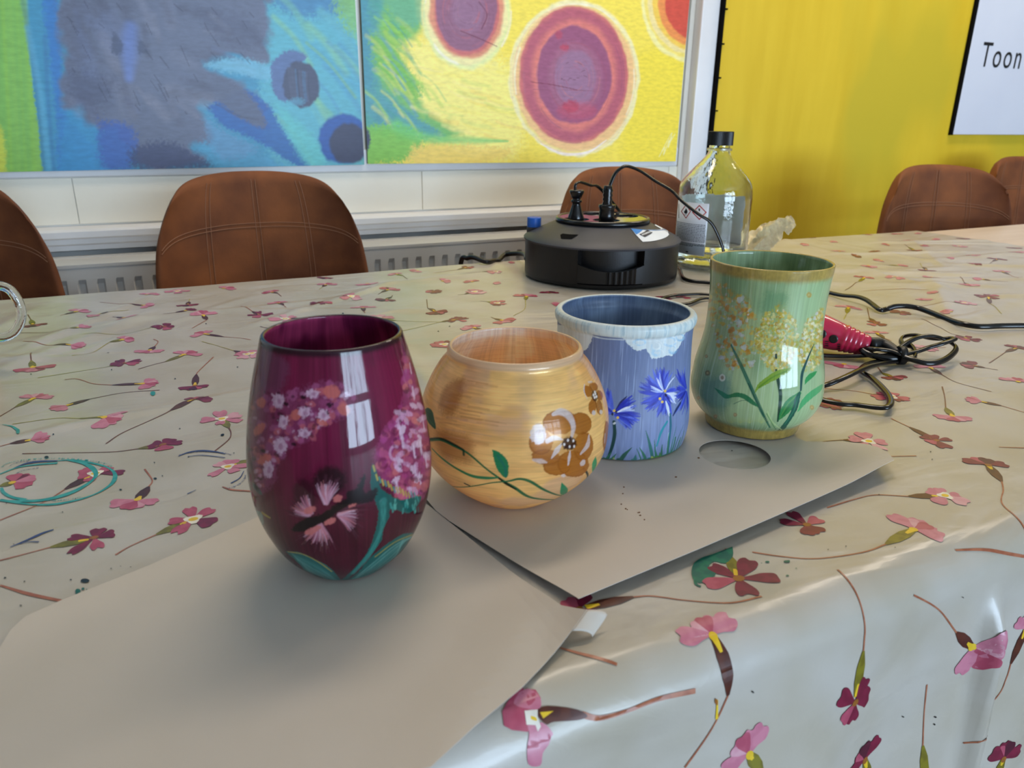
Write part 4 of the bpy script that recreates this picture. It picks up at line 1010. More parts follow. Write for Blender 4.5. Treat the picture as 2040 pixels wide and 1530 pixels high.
def scatter(P, n, rn):
    xs = [p[0] for p in P]; ys = [p[1] for p in P]; out = []
    while len(out) < n:
        x, y = rn.uniform(min(xs), max(xs)), rn.uniform(min(ys), max(ys))
        if in_poly(x, y, P): out.append((x, y))
    return out
def paint_purple(cv, U, S, rr, z):
    rn = random.Random(8)
    zz = z[:, None, None]
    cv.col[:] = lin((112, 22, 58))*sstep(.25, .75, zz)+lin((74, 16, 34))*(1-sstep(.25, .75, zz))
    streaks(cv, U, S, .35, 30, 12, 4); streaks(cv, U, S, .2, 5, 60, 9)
    P, St, Bl = cv.poly, cv.stroke, cv.blob
    # away from the camera the glass carries more blossom
    P([(150, 180), (300, 270), (260, 420), (120, 480), (110, 330)], (124, 66, 96), .6, 20, 20)
    P([(700, 300), (900, 240), (960, 380), (900, 560), (820, 620), (760, 480)], (132, 24, 66), .6, 26, 20)
    L = [(128, 440), (200, 400), (300, 430), (420, 390), (500, 370), (590, 390), (650, 450), (610, 540), (500, 600), (450, 630), (440, 670), (330, 700), (270, 760), (240, 830), (230, 890), (160, 960), (120, 850), (98, 700), (104, 560)]
    P(L, (134, 56, 92), .9, 14, 26, tex=.3)
    mau = [(150, 74, 118), (170, 84, 128), (128, 44, 84), (110, 34, 66), (196, 96, 104)]
    cv.dabs(scatter(L, 150, rn), 17, mau, .75, rn, 3, 1.3, 6)
    cv.dabs(scatter(L, 34, rn), 9, [(44, 10, 26), (60, 14, 34)], .85, rn, 2, 1.5, 4)
    cv.dabs(scatter(L, 50, rn), 9, [(206, 156, 184), (188, 120, 156), (222, 180, 200)], .6, rn, 2.5, 1.5, 5)
    for (x, y, a, b_) in ((530, 424, 48, 34), (592, 515, 34, 30), (342, 545, 28, 30), (178, 780, 26, 40), (150, 620, 22, 40), (160, 480, 26, 26), (480, 585, 30, 18)): Bl(x, y, a, b_, (206, 106, 96), rn.uniform(0, 90), .85, 5, 8, .08)
    for (x, y, a, b_) in ((250, 470, 30, 38), (385, 530, 32, 26), (482, 545, 30, 34), (276, 580, 26, 34), (388, 642, 34, 26), (258, 708, 36, 42), (196, 830, 26, 46), (430, 432, 34, 24), (600, 440, 26, 20)):
        Bl(x, y, a, b_, (222, 184, 204), rn.uniform(-20, 20), .85, 5, 14, .12, tex=.35); Bl(x+5, y+4, a*.35, b_*.4, (160, 90, 124), 0, .6, 4, 4)
    for (x, y) in ((290, 487), (515, 492), (380, 452), (170, 735), (330, 700)): Bl(x, y, 14, 9, (36, 8, 20), 20, .9, 3, 3)
    Rg = [(895, 190), (935, 250), (985, 420), (1030, 600), (1052, 760), (1046, 900), (1005, 990), (930, 1000), (860, 960), (800, 890), (752, 800), (770, 700), (800, 620), (850, 570), (890, 500), (905, 400), (915, 300)]
    P(Rg, (146, 52, 96), .95, 10, 22, tex=.15)
    cv.dabs(scatter(Rg, 190, rn), 18, [(168, 60, 112), (196, 90, 120), (150, 44, 90), (212, 110, 112), (176, 70, 130)], .75, rn, 3, 1.3, 6)
    cv.dabs(scatter([(870, 560), (960, 380), (1040, 640), (1040, 880), (960, 960), (860, 900)], 46, rn), 12, [(224, 176, 202), (214, 156, 188), (230, 196, 214)], .8, rn, 2.5, 1.9, 7)
    for (x, y) in ((940, 300), (955, 430), (890, 640), (995, 720), (960, 740), (1022, 790), (965, 840), (880, 800), (990, 880), (870, 930), (1008, 590), (900, 690)):
        St([(x, y-26), (x+4, y), (x+8, y+24)], rn.uniform(8, 13), (228, 194, 214), .85, .6, dry=.4, warp=5)
    for (x, y, r1, r2) in ((862, 745, 26, 36), (800, 800, 22, 24), (862, 632, 14, 16)):
        St([(x+r1*math.cos(t), y+r2*math.sin(t)) for t in np.linspace(.2, 5.2, 9)], 8, (216, 164, 192) if r1 > 24 else (120, 24, 70), .8, .6, dry=.3)
    cv.dabs(scatter(Rg, 34, rn), 9, [(90, 16, 50), (110, 24, 66)], .7, rn, 2, 1.4, 4)
    tl, td, ye = (62, 150, 138), (24, 92, 86), (178, 160, 56)
    P([(742, 800), (762, 830), (785, 920), (835, 965), (900, 990), (1000, 970), (975, 1030), (930, 1062), (880, 1048), (836, 1040), (832, 1080), (800, 1150), (788, 1210), (720, 1300), (650, 1370), (590, 1436), (560, 1436), (640, 1360), (710, 1280), (752, 1180), (775, 1080), (760, 1000), (735, 930), (735, 850)], td, 1, 3, 6, .1)
    St([(800, 1000), (800, 1100), (776, 1190), (720, 1290), (640, 1380)], [20, 14, 12, 16, 12], tl, .8, .6, dry=.6)
    for i in range(26): x = rn.uniform(830, 985); y = 1010+rn.uniform(-26, 34)-(x-830)*.04; St([(x, y), (x+rn.uniform(-8, 8), y+24)], 6, rn.choice([tl, td, (90, 168, 150)]), .8, .6)
    for i in range(16): t = i/15; x = 748+t*230; y = 830+150*math.sqrt(t)+rn.uniform(-8, 8); St([(x, y-14), (x+8, y+14)], 5, rn.choice([ye, (200, 178, 80), tl]), .85, .6)
    P([(985, 1165), (905, 1172), (810, 1230), (730, 1300), (660, 1380), (588, 1428), (600, 1444), (690, 1425), (780, 1366), (870, 1300), (950, 1228)], td, 1, 3, 5, .1)
    for i in range(9): St([(965-i*8, 1180+i*3), (860, 1232+i*8), (740, 1330+i*8), (640, 1412+i*2)], 7, rn.choice([tl, (96, 166, 152), (78, 150, 140), (120, 180, 168)]), .6, .8, dry=.5)
    St([(960, 1172), (860, 1215), (760, 1290)], 6, ye, .7, .7, dry=.4)
    P([(288, 1262), (360, 1268), (450, 1308), (525, 1352), (582, 1424), (560, 1440), (490, 1430), (425, 1400), (360, 1330)], (38, 104, 98), 1, 3, 4, .1)
    for i in range(8): St([(320+i*6, 1275+i*6), (420, 1320+i*9), (500, 1370+i*7), (565, 1425)], 8, rn.choice([(84, 160, 152), (66, 140, 134), (104, 176, 166), (44, 116, 108)]), .6, .8, dry=.4)
    St([(300, 1264), (380, 1278), (460, 1318), (530, 1368)], 4, (190, 168, 70), .8, .6)
    P([(115, 900), (140, 920), (165, 960), (150, 962), (118, 930)], (46, 90, 84), .8, 3); P([(128, 1045), (160, 1060), (172, 1110), (160, 1128), (138, 1090)], (112, 170, 160), .85, 4, 4); St([(165, 1060), (205, 1086)], [9, 5], (196, 172, 60), .9, .4)
    dk = (26, 10, 14)
    Bl(520, 892, 88, 76, dk, 0, .85, 18, 10); Bl(390, 960, 60, 80, dk, -20, .6, 18, 10)
    P([(340, 1120), (400, 1090), (470, 1075), (560, 1010), (640, 960), (690, 870), (706, 860), (700, 950), (770, 930), (740, 1000), (640, 1020), (570, 1050), (520, 1090), (430, 1150), (360, 1160), (320, 1150)], dk, .95, 6, 10)
    def fan(cx, cy, a0, a1, r0, r1, n, cols, w0=5):
        for i in range(n):
            a = rad(a0+(a1-a0)*i/(n-1)+rn.uniform(-3, 3)); q = r1*rn.uniform(.8, 1.05)
            St([(cx+r0*math.cos(a), cy-r0*math.sin(a)), (cx+q*.6*math.cos(a+.05), cy-q*.6*math.sin(a+.05)), (cx+q*math.cos(a), cy-q*math.sin(a))], [w0*1.5, w0, 2], rn.choice(cols), rn.uniform(.5, .95), .7, dry=.5)
    wc = [(196, 130, 148), (216, 166, 184), (176, 100, 124), (206, 120, 124)]; wd = [(52, 18, 30), (70, 30, 44), (90, 44, 60)]
    fan(430, 1085, 95, 172, 20, 150, 26, wd+[(110, 60, 76)]); fan(430, 1080, 98, 170, 20, 118, 26, wc)
    fan(500, 1015, 50, 118, 10, 155, 24, wd); fan(498, 1020, 52, 116, 10, 128, 26, wc+[(226, 184, 200)])
    fan(470, 1110, 215, 305, 10, 160, 28, wd+[(110, 70, 70)]); fan(470, 1112, 218, 300, 8, 118, 28, wc)
    fan(560, 1065, -62, 30, 10, 160, 24, wd); fan(560, 1068, -58, 18, 8, 112, 24, wc+[(232, 200, 214)])
    for (x, y, a, b_) in ((415, 1045, 34, 18), (560, 985, 26, 18), (430, 1150, 46, 20), (520, 1105, 34, 16), (640, 1020, 26, 8)): Bl(x, y, a, b_, (204, 112, 108), -25, .9, 3, 6, .1)
    P([(345, 1120), (400, 1085), (470, 1068), (560, 1018), (600, 1000), (640, 965), (655, 985), (600, 1030), (560, 1050), (520, 1085), (440, 1130), (360, 1160), (325, 1150)], dk, .97, 3, 8)
    Bl(650, 975, 46, 36, dk, 20, .95, 5, 6); St([(660, 960), (690, 920), (704, 862)], [12, 8, 3], dk, .95, .5); St([(670, 985), (730, 975), (770, 962)], [9, 6, 3], dk, .9, .5)
    # the drawing goes on around the back, loosely
    for i in range(260):
        a = rn.uniform(1.5, 2*PI-1.5); s_ = S[-1]*rn.uniform(.35, .85); u = a if a < PI else a-2*PI
        i0, i1 = np.searchsorted(S, [s_-.003, s_+.003]); j0, j1 = np.searchsorted(U, [u-.06, u+.06])
        if j1 > j0: cv.col[i0:i1, j0:j1] = cv.col[i0:i1, j0:j1]*.4+.6*lin(rn.choice(mau+[(206, 156, 184)]))
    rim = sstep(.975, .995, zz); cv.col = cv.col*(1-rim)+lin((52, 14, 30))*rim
def paint_gold(cv, U, S, rr, z):
    rn = random.Random(12); zz = z[:, None, None]; X, Y = np.meshgrid(U, S)
    cv.col[:] = lin((254, 212, 136))
    n = fbm(X*1.7+3, Y*40, 6, 3)[..., None]; m_ = fbm(X*5, Y*420, 8, 3)[..., None]
    cv.col = cv.col*(.84+.3*m_)
    q = sstep(.50, .64, n); cv.col = cv.col*(1-.45*q)+lin((220, 166, 100))*.45*q
    n2 = fbm(X*1.9+11, Y*50+4, 16, 3)[..., None]; q = sstep(.54, .68, n2); cv.col = cv.col*(1-.5*q)+lin((214, 178, 156))*.5*q
    P, St, Bl = cv.poly, cv.stroke, cv.blob
    P([(330, 430), (390, 430), (370, 560), (300, 700), (200, 640), (240, 500)], (164, 98, 40), .6, 30, 20)
    P([(180, 800), (420, 860), (440, 1040), (260, 1020), (180, 920)], (168, 100, 48), .5, 40, 20)
    for i in range(34): x = rn.uniform(180, 560); y = rn.uniform(420, 900); St([(x, y), (x+60, y+8), (x+150, y+24)], rn.uniform(4, 10), rn.choice([(214, 176, 152), (200, 150, 104), (176, 112, 60)]), .35, .9, dry=.4)
    for i in range(22): x = rn.uniform(450, 1050); y = rn.uniform(1350, 1420); St([(x, y), (x+80, y+8), (x+160, y)], 5, rn.choice([(176, 112, 40), (232, 184, 110), (190, 128, 52)]), .5, .8, dry=.4)
    P([(780, 330), (900, 340), (900, 600), (800, 640)], (206, 176, 140), .35, 40, 10)
    # vine
    g1, g2, dk = (36, 138, 92), (24, 112, 74), (14, 52, 44)
    St([(140, 880), (220, 880), (310, 922), (420, 982), (560, 1100), (680, 1185), (770, 1240), (860, 1300), (960, 1322), (1080, 1322), (1190, 1290), (1260, 1220), (1330, 1150), (1390, 1060), (1420, 985)], [13, 12, 11, 8, 7, 9, 14, 14, 12, 7, 4, 4, 4, 4, 3], g2, .97, .35)
    St([(140, 872), (220, 872), (310, 912), (385, 955)], [6, 9, 7], dk, .9, .4); St([(640, 1160), (700, 1205), (775, 1250)], [6, 11, 6], (10, 22, 18), .95, .3); St([(385, 960), (388, 992)], 10, (20, 70, 52), .9, .4)
    St([(150, 945), (230, 1022), (330, 1092), (450, 1150), (560, 1165), (640, 1162)], [5, 9, 9, 13, 13, 6], g1, .97, .35)
    St([(250, 1212), (340, 1232), (450, 1226), (600, 1200), (720, 1188), (800, 1172), (880, 1190), (980, 1250), (1080, 1290), (1170, 1300)], [5, 5, 5, 5, 7, 10, 12, 11, 8, 4], g2, .97, .35)
    P([(598, 954), (650, 972), (708, 1030), (722, 1095), (704, 1165), (645, 1115), (615, 1040)], g1, 1, 2, 3); St([(640, 1000), (690, 1080), (700, 1150)], 9, (30, 120, 112), .7, .6)
    P([(1114, 1196), (1160, 1245), (1145, 1285), (1104, 1282)], (38, 150, 104), 1, 2, 2)
    P([(98, 655), (122, 643), (152, 665), (168, 720), (180, 800), (140, 772), (108, 720)], (36, 96, 62), 1, 2, 2); St([(110, 690), (160, 770)], 4, (70, 130, 80), .6, .6)
    St([(1276, 1092), (1326, 1170)], [10, 9], (10, 40, 34), 1, .3, smooth=False); P([(1368, 1003), (1376, 1060), (1345, 1135), (1342, 1060)], (66, 168, 110), 1, 2, 2); P([(205, 1180), (260, 1200), (284, 1248), (240, 1226)], (44, 130, 112), .95, 2, 2); St([(395, 1206), (430, 1222)], 8, (12, 50, 40), .95, .3, smooth=False)
    br, bd = (176, 108, 28), (132, 74, 18)
    def bloom(parts):
        for (x, y, a, b_, an) in parts: Bl(x, y, a, b_, br, an, .94, 4, 8, .06); 
        for (x, y, a, b_, an) in parts: St([(x+a*.92*math.cos(t+rad(an)), y+b_*.92*math.sin(t+rad(an))) for t in np.linspace(.3, 5.5, 12)], 5, bd, .35, .8)
    bloom([(1100, 750, 130, 92, -8), (1255, 760, 84, 84, 30), (960, 900, 90, 95, 0), (1275, 930, 74, 110, 10), (1000, 1010, 110, 60, 10), (1200, 1060, 120, 100, 5), (1080, 1080, 105, 66, 0)])
    Bl(1120, 870, 150, 120, (196, 130, 44), 0, .5, 20, 10)
    wh = (226, 216, 214)
    St([(1052, 692), (1110, 672), (1170, 705), (1202, 780), (1188, 866)], [12, 26, 28, 22, 12], wh, .93, .35, dry=.25)
    St([(1318, 848), (1308, 920), (1258, 984)], [8, 26, 10], wh, .9, .35, dry=.35); St([(1040, 1018), (1080, 960), (1112, 915)], [6, 22, 8], wh, .9, .35, dry=.2)
    St([(1164, 1068), (1172, 1010), (1178, 965)], [6, 14, 5], wh, .9, .35); St([(1010, 890), (1060, 868), (1120, 880)], [18, 20, 6], wh, .85, .4, dry=.3); Bl(940, 840, 62, 76, wh, 0, .85, 6, 14, .06, tex=.2)  # the left petal's white blob also has the vase's highlight painted in
    St([(905, 1030), (960, 1040), (1004, 1050)], [10, 20, 6], wh, .8, .5, dry=.3); Bl(1272, 1052, 18, 26, wh, 30, .85, 3, 4); Bl(1128, 1148, 18, 12, wh, 0, .85, 3, 3)
    Bl(1172, 908, 54, 48, (54, 22, 10), 0, .9, 7, 8, .1)
    for i in range(20): a = rn.uniform(0, 6.28); St([(1172+20*math.cos(a), 908+20*math.sin(a)), (1172+rn.uniform(40, 74)*math.cos(a), 908+rn.uniform(40, 66)*math.sin(a))], [5, 2], (60, 26, 14), .7, .5, smooth=False)
    for (x, y) in ((1162, 885), (1202, 888), (1174, 932), (1208, 930), (1134, 916)): Bl(x, y, 8, 11, (244, 240, 236), 0, 1, 2)
    for (x, y, a, b_, an) in ((1310, 520, 30, 46, -20), (1350, 490, 34, 36, 0), (1395, 550, 26, 40, -10), (1345, 630, 30, 60, 10), (1395, 640, 24, 56, -5)): Bl(x, y, a, b_, br, an, .94, 3, 5, .08)
    St([(1285, 470), (1282, 520), (1304, 575)], [5, 7, 4], wh, .9, .4); St([(1312, 452), (1340, 450)], 7, wh, .8, .4); St([(1420, 570), (1432, 640)], 5, wh, .8, .4); Bl(1354, 680, 15, 18, wh, 0, .9, 3); Bl(1408, 674, 12, 16, wh, 0, .9, 3)
    Bl(1360, 555, 24, 40, (70, 34, 16), -5, .85, 5, 6); 
    for (x, y) in ((1352, 548), (1366, 540), (1360, 566), (1374, 560), (1362, 526)): Bl(x, y, 7, 11, (244, 242, 240), 0, 1, 2)
    St([(1330, 490), (1350, 530)], 4, (80, 40, 20), .7, .5); St([(1365, 590), (1378, 660)], 4, (80, 40, 20), .7, .5)
    P([(1440, 740), (1462, 760), (1466, 900), (1440, 980), (1420, 900)], br, .9, 4, 4); St([(1438, 840), (1434, 900)], 9, wh, .9, .4)
    rim = sstep(.955, .98, zz); cv.col = cv.col*(1-rim)+lin((226, 196, 160))*rim
def paint_blue_vase(cv, U, S, rr, z):
    rn = random.Random(4); zz = z[:, None, None]; X, Y = np.meshgrid(U, S)
    cv.col[:] = lin((122, 136, 174))*(1-sstep(.2, .9, zz))+lin((106, 120, 156))*sstep(.2, .9, zz)
    n = fbm(X*36, Y*46, 3, 3)[..., None]; cv.col = cv.col*(.84+.32*n)
    n = fbm(X*60, Y*36, 13, 2)[..., None]; q = sstep(.70, .84, n); cv.col = cv.col*(1-.45*q)+lin((170, 186, 220))*.45*q
    P, St, Bl = cv.poly, cv.stroke, cv.blob
    cl = (214, 222, 222)
    for pts in ([(60, 300), (340, 340), (352, 390), (336, 450), (300, 498), (262, 500), (180, 470), (60, 470)], [(560, 360), (760, 360), (1060, 350), (1062, 400), (1040, 460), (1008, 505), (972, 548), (935, 540), (905, 552), (820, 566), (798, 530), (766, 490), (706, 505), (650, 470), (604, 420)]):
        P(pts, cl, .97, 3, 10, .08)
    St([(340, 385), (440, 410), (600, 420)], [8, 5, 4], cl, .8, .6, dry=.5)
    for (x, y, a, b_, an) in ((850, 470, 60, 50, 0), (960, 430, 70, 50, 0), (860, 520, 50, 30, 0), (720, 440, 60, 30, 0), (980, 490, 40, 40, 0), (180, 420, 60, 40, 0), (1040, 400, 40, 30, 0), (900, 350, 80, 20, 0)):
        for i in range(7): t0_ = rn.uniform(0, 6); q = rn.uniform(.5, 1); St([(x+a*q*math.cos(t0_+t*.5), y+b_*q*math.sin(t0_+t*.5)) for t in range(5)], rn.uniform(4, 9), rn.choice([(150, 196, 222), (184, 212, 226), (236, 240, 236), (128, 180, 214)]), .6, .8, dry=.5)
    blues = [(38, 48, 168), (58, 74, 196), (90, 110, 214), (44, 58, 180), (30, 36, 140)]
    def corn(cx, cy, groups):
        for (a0, a1, L, n, cols, w_) in groups:
            for i in range(n):
                a = rad(rn.uniform(a0, a1)); q = L*rn.uniform(.75, 1.08)
                St([(cx+14*math.cos(a), cy-14*math.sin(a)), (cx+q*.6*math.cos(a+.06), cy-q*.6*math.sin(a+.06)), (cx+q*math.cos(a), cy-q*math.sin(a))], [w_*.5, w_, 3], rn.choice(cols), rn.uniform(.7, 1), .5, dry=.4)
    wt = [(206, 214, 240), (170, 184, 232), (226, 230, 246)]
    corn(915, 832, [(58, 118, 190, 30, blues, 15), (130, 186, 190, 30, blues, 14), (196, 232, 190, 24, blues, 15), (236, 290, 190, 26, blues, 15), (-52, -8, 120, 14, wt+[(90, 110, 214)], 12), (2, 30, 110, 8, blues, 10), (100, 118, 150, 4, wt, 7), (150, 172, 120, 5, wt, 7), (50, 62, 150, 3, wt, 6), (-70, -40, 100, 4, blues, 12)])
    corn(520, 1000, [(96, 128, 200, 26, blues+[(110, 130, 206)], 14), (30, 62, 170, 6, [(24, 22, 80)], 11), (16, 46, 190, 20, blues, 13), (8, 28, 180, 8, wt, 8), (-28, 4, 200, 22, blues, 14), (-52, -26, 170, 20, blues+[(110, 130, 206)], 14), (130, 175, 90, 10, blues, 12)])
    corn(1092, 812, [(95, 130, 170, 14, blues, 12), (150, 205, 80, 14, blues, 12), (235, 275, 190, 18, blues, 12), (205, 235, 120, 10, blues, 12)])
    for (x, y) in ((882, 880), (900, 905), (922, 820), (524, 974), (552, 1028)): Bl(x, y, 11, 11, (226, 190, 90), 0, 1, 2)
    for (x, y) in ((928, 852), (510, 1000), (540, 985)): Bl(x, y, 9, 12, (14, 16, 50), 0, .9, 2)
    gr, gd, tq = (52, 112, 84), (18, 58, 52), (34, 138, 152)
    St([(522, 1060), (528, 1150), (512, 1240), (476, 1345)], [12, 15, 14, 10], gd, .97, .35); St([(522, 1075), (530, 1070)], 8, (220, 220, 220), .8, .4)
    St([(928, 900), (942, 950), (956, 1010)], [5, 14, 9], (220, 228, 236), .97, .35, dry=.2); St([(962, 1000), (966, 1090), (958, 1180), (940, 1345)], [10, 12, 11, 9], (30, 100, 116), .95, .35)
    St([(950, 1150), (946, 1210)], 5, (190, 220, 220), .7, .5)
    St([(938, 1060), (892, 1140), (856, 1250)], [10, 13, 7], tq, .95, .4); St([(1042, 915), (1010, 965), (985, 1012)], [12, 14, 6], (20, 44, 96), .95, .4)
    for (x0_, x1_, y1_, w_, c) in ((450, 500, 1300, 10, gr), (492, 540, 1310, 14, gr), (560, 662, 1262, 20, (40, 88, 66)), (684, 692, 1318, 18, (56, 116, 110)), (780, 722, 1262, 13, gr), (830, 772, 1130, 15, (44, 106, 96)), (850, 838, 1200, 8, gr), (888, 900, 1236, 14, (44, 100, 76)), (936, 952, 1150, 11, gr), (952, 1010, 1098, 8, (60, 120, 110)), (968, 1066, 1084, 8, (36, 90, 84)), (985, 1050, 1180, 7, gr), (1000, 1068, 1150, 6, gr), (862, 850, 1290, 12, gr), (430, 440, 1340, 12, gr), (1020, 1060, 1250, 9, gr), (880, 880, 1300, 20, (70, 120, 60)), (740, 700, 1270, 6, gr)):
        St([(x0_, 1384), ((x0_*.6+x1_*.4), 1384+(y1_-1384)*.5), (x1_, y1_)], [w_, w_*.9, 2], c, .95, .35)
    for (x, y) in ((820, 1340), (860, 1350), (900, 1350), (522, 1352), (475, 1365)): Bl(x, y, 9, 13, (190, 190, 90), 0, .6, 4, 4)
    for i in range(60):                       # grass around the back
        a = rn.uniform(.9, 2*PI-.9); u = a if a < PI else a-2*PI
        j0, j1 = np.searchsorted(U, [u-.012, u+.012]); i1 = np.searchsorted(S, rn.uniform(.008, .022)); cv.col[:i1, j0:j1] = lin(gr)
    rim = sstep(.915, .932, zz); cv.col = cv.col*(1-rim)+lin((208, 218, 216))*rim
    n = fbm(X*30, Y*120, 23, 3)[..., None]; q = sstep(.5, .7, n)*rim; cv.col = cv.col*(1-.5*q)+lin((140, 176, 190))*.5*q
def paint_green(cv, U, S, rr, z):
    rn = random.Random(9); zz = z[:, None, None]; X, Y = np.meshgrid(U, S)
    base = lin((172, 194, 142)); cv.col[:] = base
    n = fbm(X*1.6+2, Y*26, 3, 3)[..., None]; q = sstep(.42, .62, n); cv.col = cv.col*(1-.6*q)+lin((124, 160, 116))*.6*q
    n = fbm(X*46, Y*16, 33, 3)[..., None]; cv.col = cv.col*(.82+.36*n)
    n = fbm(X*70, Y*14, 43, 2)[..., None]; q = sstep(.66, .82, n); cv.col = cv.col*(1-.5*q)+lin((206, 222, 190))*.5*q
    P, St, Bl = cv.poly, cv.stroke, cv.blob
    P([(820, 280), (1120, 250), (1080, 500), (1000, 540), (860, 520)], (168, 196, 146), .75, 40, 20); P([(760, 900), (1070, 900), (1060, 1200), (900, 1340), (720, 1340)], (170, 198, 148), .75, 40, 20)
    P([(150, 990), (340, 960), (330, 1200), (240, 1260), (150, 1160)], (92, 136, 116), .6, 40, 20); P([(640, 300), (800, 340), (720, 480), (600, 460)], (104, 150, 106), .6, 30, 20)
    yel = [(206, 172, 60), (216, 190, 84), (228, 214, 140), (186, 148, 48), (176, 176, 76)]; orn = [(204, 142, 44), (186, 126, 46), (214, 160, 66)]; gw = [(186, 192, 186), (206, 206, 192)]
    A1 = [(215, 260), (330, 250), (400, 320), (480, 330), (540, 420), (560, 560), (570, 700), (545, 870), (460, 880), (370, 910), (300, 860), (260, 700), (226, 560), (200, 400)]
    P(A1, (166, 160, 100), .35, 30, 30, tex=.4); cv.dabs(scatter(A1, 260, rn), 11, orn+yel[:2]+[(150, 160, 100)], .75, rn, 1.5, 1.5, 5); cv.dabs(scatter(A1, 60, rn), 9, gw, .75, rn, 1.5, 1.4, 5)
    for (x, y) in ((330, 440), (440, 370), (470, 450), (520, 490), (430, 540), (370, 600), (390, 510), (330, 690), (400, 700), (500, 770), (520, 860), (450, 640), (390, 860), (300, 810), (460, 740)): cv.dabs([(x+rn.uniform(-14, 14), y+rn.uniform(-14, 14)) for _ in range(7)], 12, orn if rn.random() < .65 else gw, .85, rn, 1.5, 1.4, 4)
    A2 = [(735, 380), (790, 440), (860, 540), (884, 660), (860, 800), (820, 880), (760, 900), (700, 920), (620, 870), (570, 760), (545, 640), (600, 500), (640, 470), (700, 440)]
    P(A2, (168, 168, 90), .4, 26, 30, tex=.4); cv.dabs(scatter(A2, 420, rn), 10, yel, .85, rn, 1.2, 1.5, 5); cv.dabs(scatter(A2, 60, rn), 8, [(230, 224, 186), (214, 204, 170)], .85, rn, 1.2, 1.5, 4)
    A3 = [(1065, 430), (1070, 560), (1060, 700), (1056, 840), (1000, 900), (940, 920), (900, 850), (880, 790), (905, 640), (940, 540), (1000, 480)]
    P(A3, (190, 184, 120), .45, 20, 24, tex=.4); cv.dabs(scatter(A3, 280, rn), 10, yel+[(224, 214, 160)], .85, rn, 1.2, 1.5, 5); cv.dabs(scatter(A3, 40, rn), 9, [(236, 230, 190), gw[1]], .9, rn, 1.2, 1.5, 4)
    dg, mg, lg = (22, 92, 74), (38, 134, 70), (132, 164, 50)
    St([(370, 718), (440, 862), (520, 1040), (598, 1215), (664, 1345)], [7, 13, 14, 13, 6], (34, 106, 82), .97, .35, dry=.15); St([(500, 1010), (560, 1140), (640, 1300)], 5, (16, 70, 58), .7, .6)
    St([(712, 905), (726, 980), (745, 1090), (738, 1200), (724, 1298)], [7, 13, 14, 13, 7], (12, 62, 44), .98, .3); St([(712, 790), (712, 815)], 8, (14, 54, 50), .95, .3, smooth=False); Bl(712, 860, 10, 26, (196, 200, 180), 0, .7, 5, 6)
    P([(545, 1095), (570, 1020), (640, 960), (720, 910), (790, 895), (832, 890), (800, 930), (720, 975), (640, 1015), (580, 1050)], lg, .97, 2, 4); St([(580, 1040), (680, 965), (790, 915)], 6, (86, 140, 44), .7, .6)
    P([(238, 1040), (300, 1070), (350, 1095), (400, 1080), (470, 1090), (530, 1130), (580, 1190), (520, 1165), (450, 1120), (390, 1115), (330, 1125), (280, 1090)], (32, 118, 72), .97, 2, 3); St([(390, 1165), (450, 1140), (500, 1140)], 3, (50, 100, 80), .7, .5)
    P([(726, 1296), (750, 1200), (800, 1130), (860, 1090), (902, 1072), (890, 1120), (850, 1180), (800, 1240)], mg, .97, 2, 4); 
    for i in range(6): St([(745+i*5, 1270-i*6), (800+i*6, 1170), (870+i*3, 1100+i*4)], 6, rn.choice([(30, 112, 58), (58, 154, 80), (120, 164, 70)]), .6, .8, dry=.4)
    St([(1002, 708), (965, 790), (925, 890), (908, 950), (900, 1060)], [4, 8, 13, 14, 9], (16, 76, 72), .98, .35)
    P([(898, 1060), (890, 1150), (860, 1230), (810, 1310), (745, 1392), (706, 1394), (740, 1350), (800, 1270), (840, 1180), (860, 1110)], dg, 1, 2, 4); St([(880, 1110), (850, 1210), (780, 1320)], 6, (60, 140, 110), .6, .7, dry=.3)
    P([(872, 1232), (900, 1150), (960, 1080), (1020, 1040), (1066, 1014), (1056, 1060), (1000, 1110), (940, 1160)], (70, 170, 104), .95, 2, 4); P([(930, 1020), (936, 970), (970, 935), (1022, 915), (1000, 955), (960, 990)], (40, 150, 78), .97, 2, 3)
    St([(646, 1220), (672, 1290), (712, 1330), (754, 1362)], [4, 9, 7, 4], (190, 214, 150), .9, .5); St([(640, 1240), (690, 1330), (710, 1360)], 4, (60, 130, 60), .7, .5)
    for x in (370, 440, 510, 600):
        for i in range(9): a = rad(200+i*17); St([(x, 1310), (x+50*math.cos(a), 1310+46*math.sin(a))], [5, 2], (186, 200, 130), .45, .6, smooth=False)
    for (x, y, r_, c) in ((963, 335, 20, (190, 160, 80)), (190, 930, 20, (128, 116, 74)), (985, 1192, 17, (184, 158, 90)), (180, 802, 13, (150, 130, 90)), (250, 1262, 16, (170, 140, 100)), (400, 1248, 14, (170, 140, 100)), (120, 1120, 14, (176, 150, 100))): Bl(x, y, r_, r_*1.1, c, 0, .85, 4, 4); Bl(x, y, r_*.4, r_*.4, (214, 196, 130), 0, .6, 3, 2)
    Bl(302, 965, 24, 29, (214, 214, 188), 0, .95, 2, 2); Bl(302, 965, 12, 15, (150, 130, 96), 0, .9, 3)
    for i in range(900):                      # blossom dots around the back
        a = rn.uniform(1.45, 2*PI-1.45); u = a if a < PI else a-2*PI; s_ = S[-1]*rn.uniform(.42, .9)
        i0, i1 = np.searchsorted(S, [s_, s_+.0012]); j0, j1 = np.searchsorted(U, [u-.014, u+.014]); cv.col[i0:i1, j0:j1] = lin(rn.choice(yel+orn+gw))
    n = fbm(X*14, Y*300, 53, 3)[..., None]; gold = lin((176, 146, 70))*(.7+.6*n)
    q = sstep(.928+.02*(n[..., :]-.5), .962, zz); cv.col = cv.col*(1-.92*q)+gold*.92*q
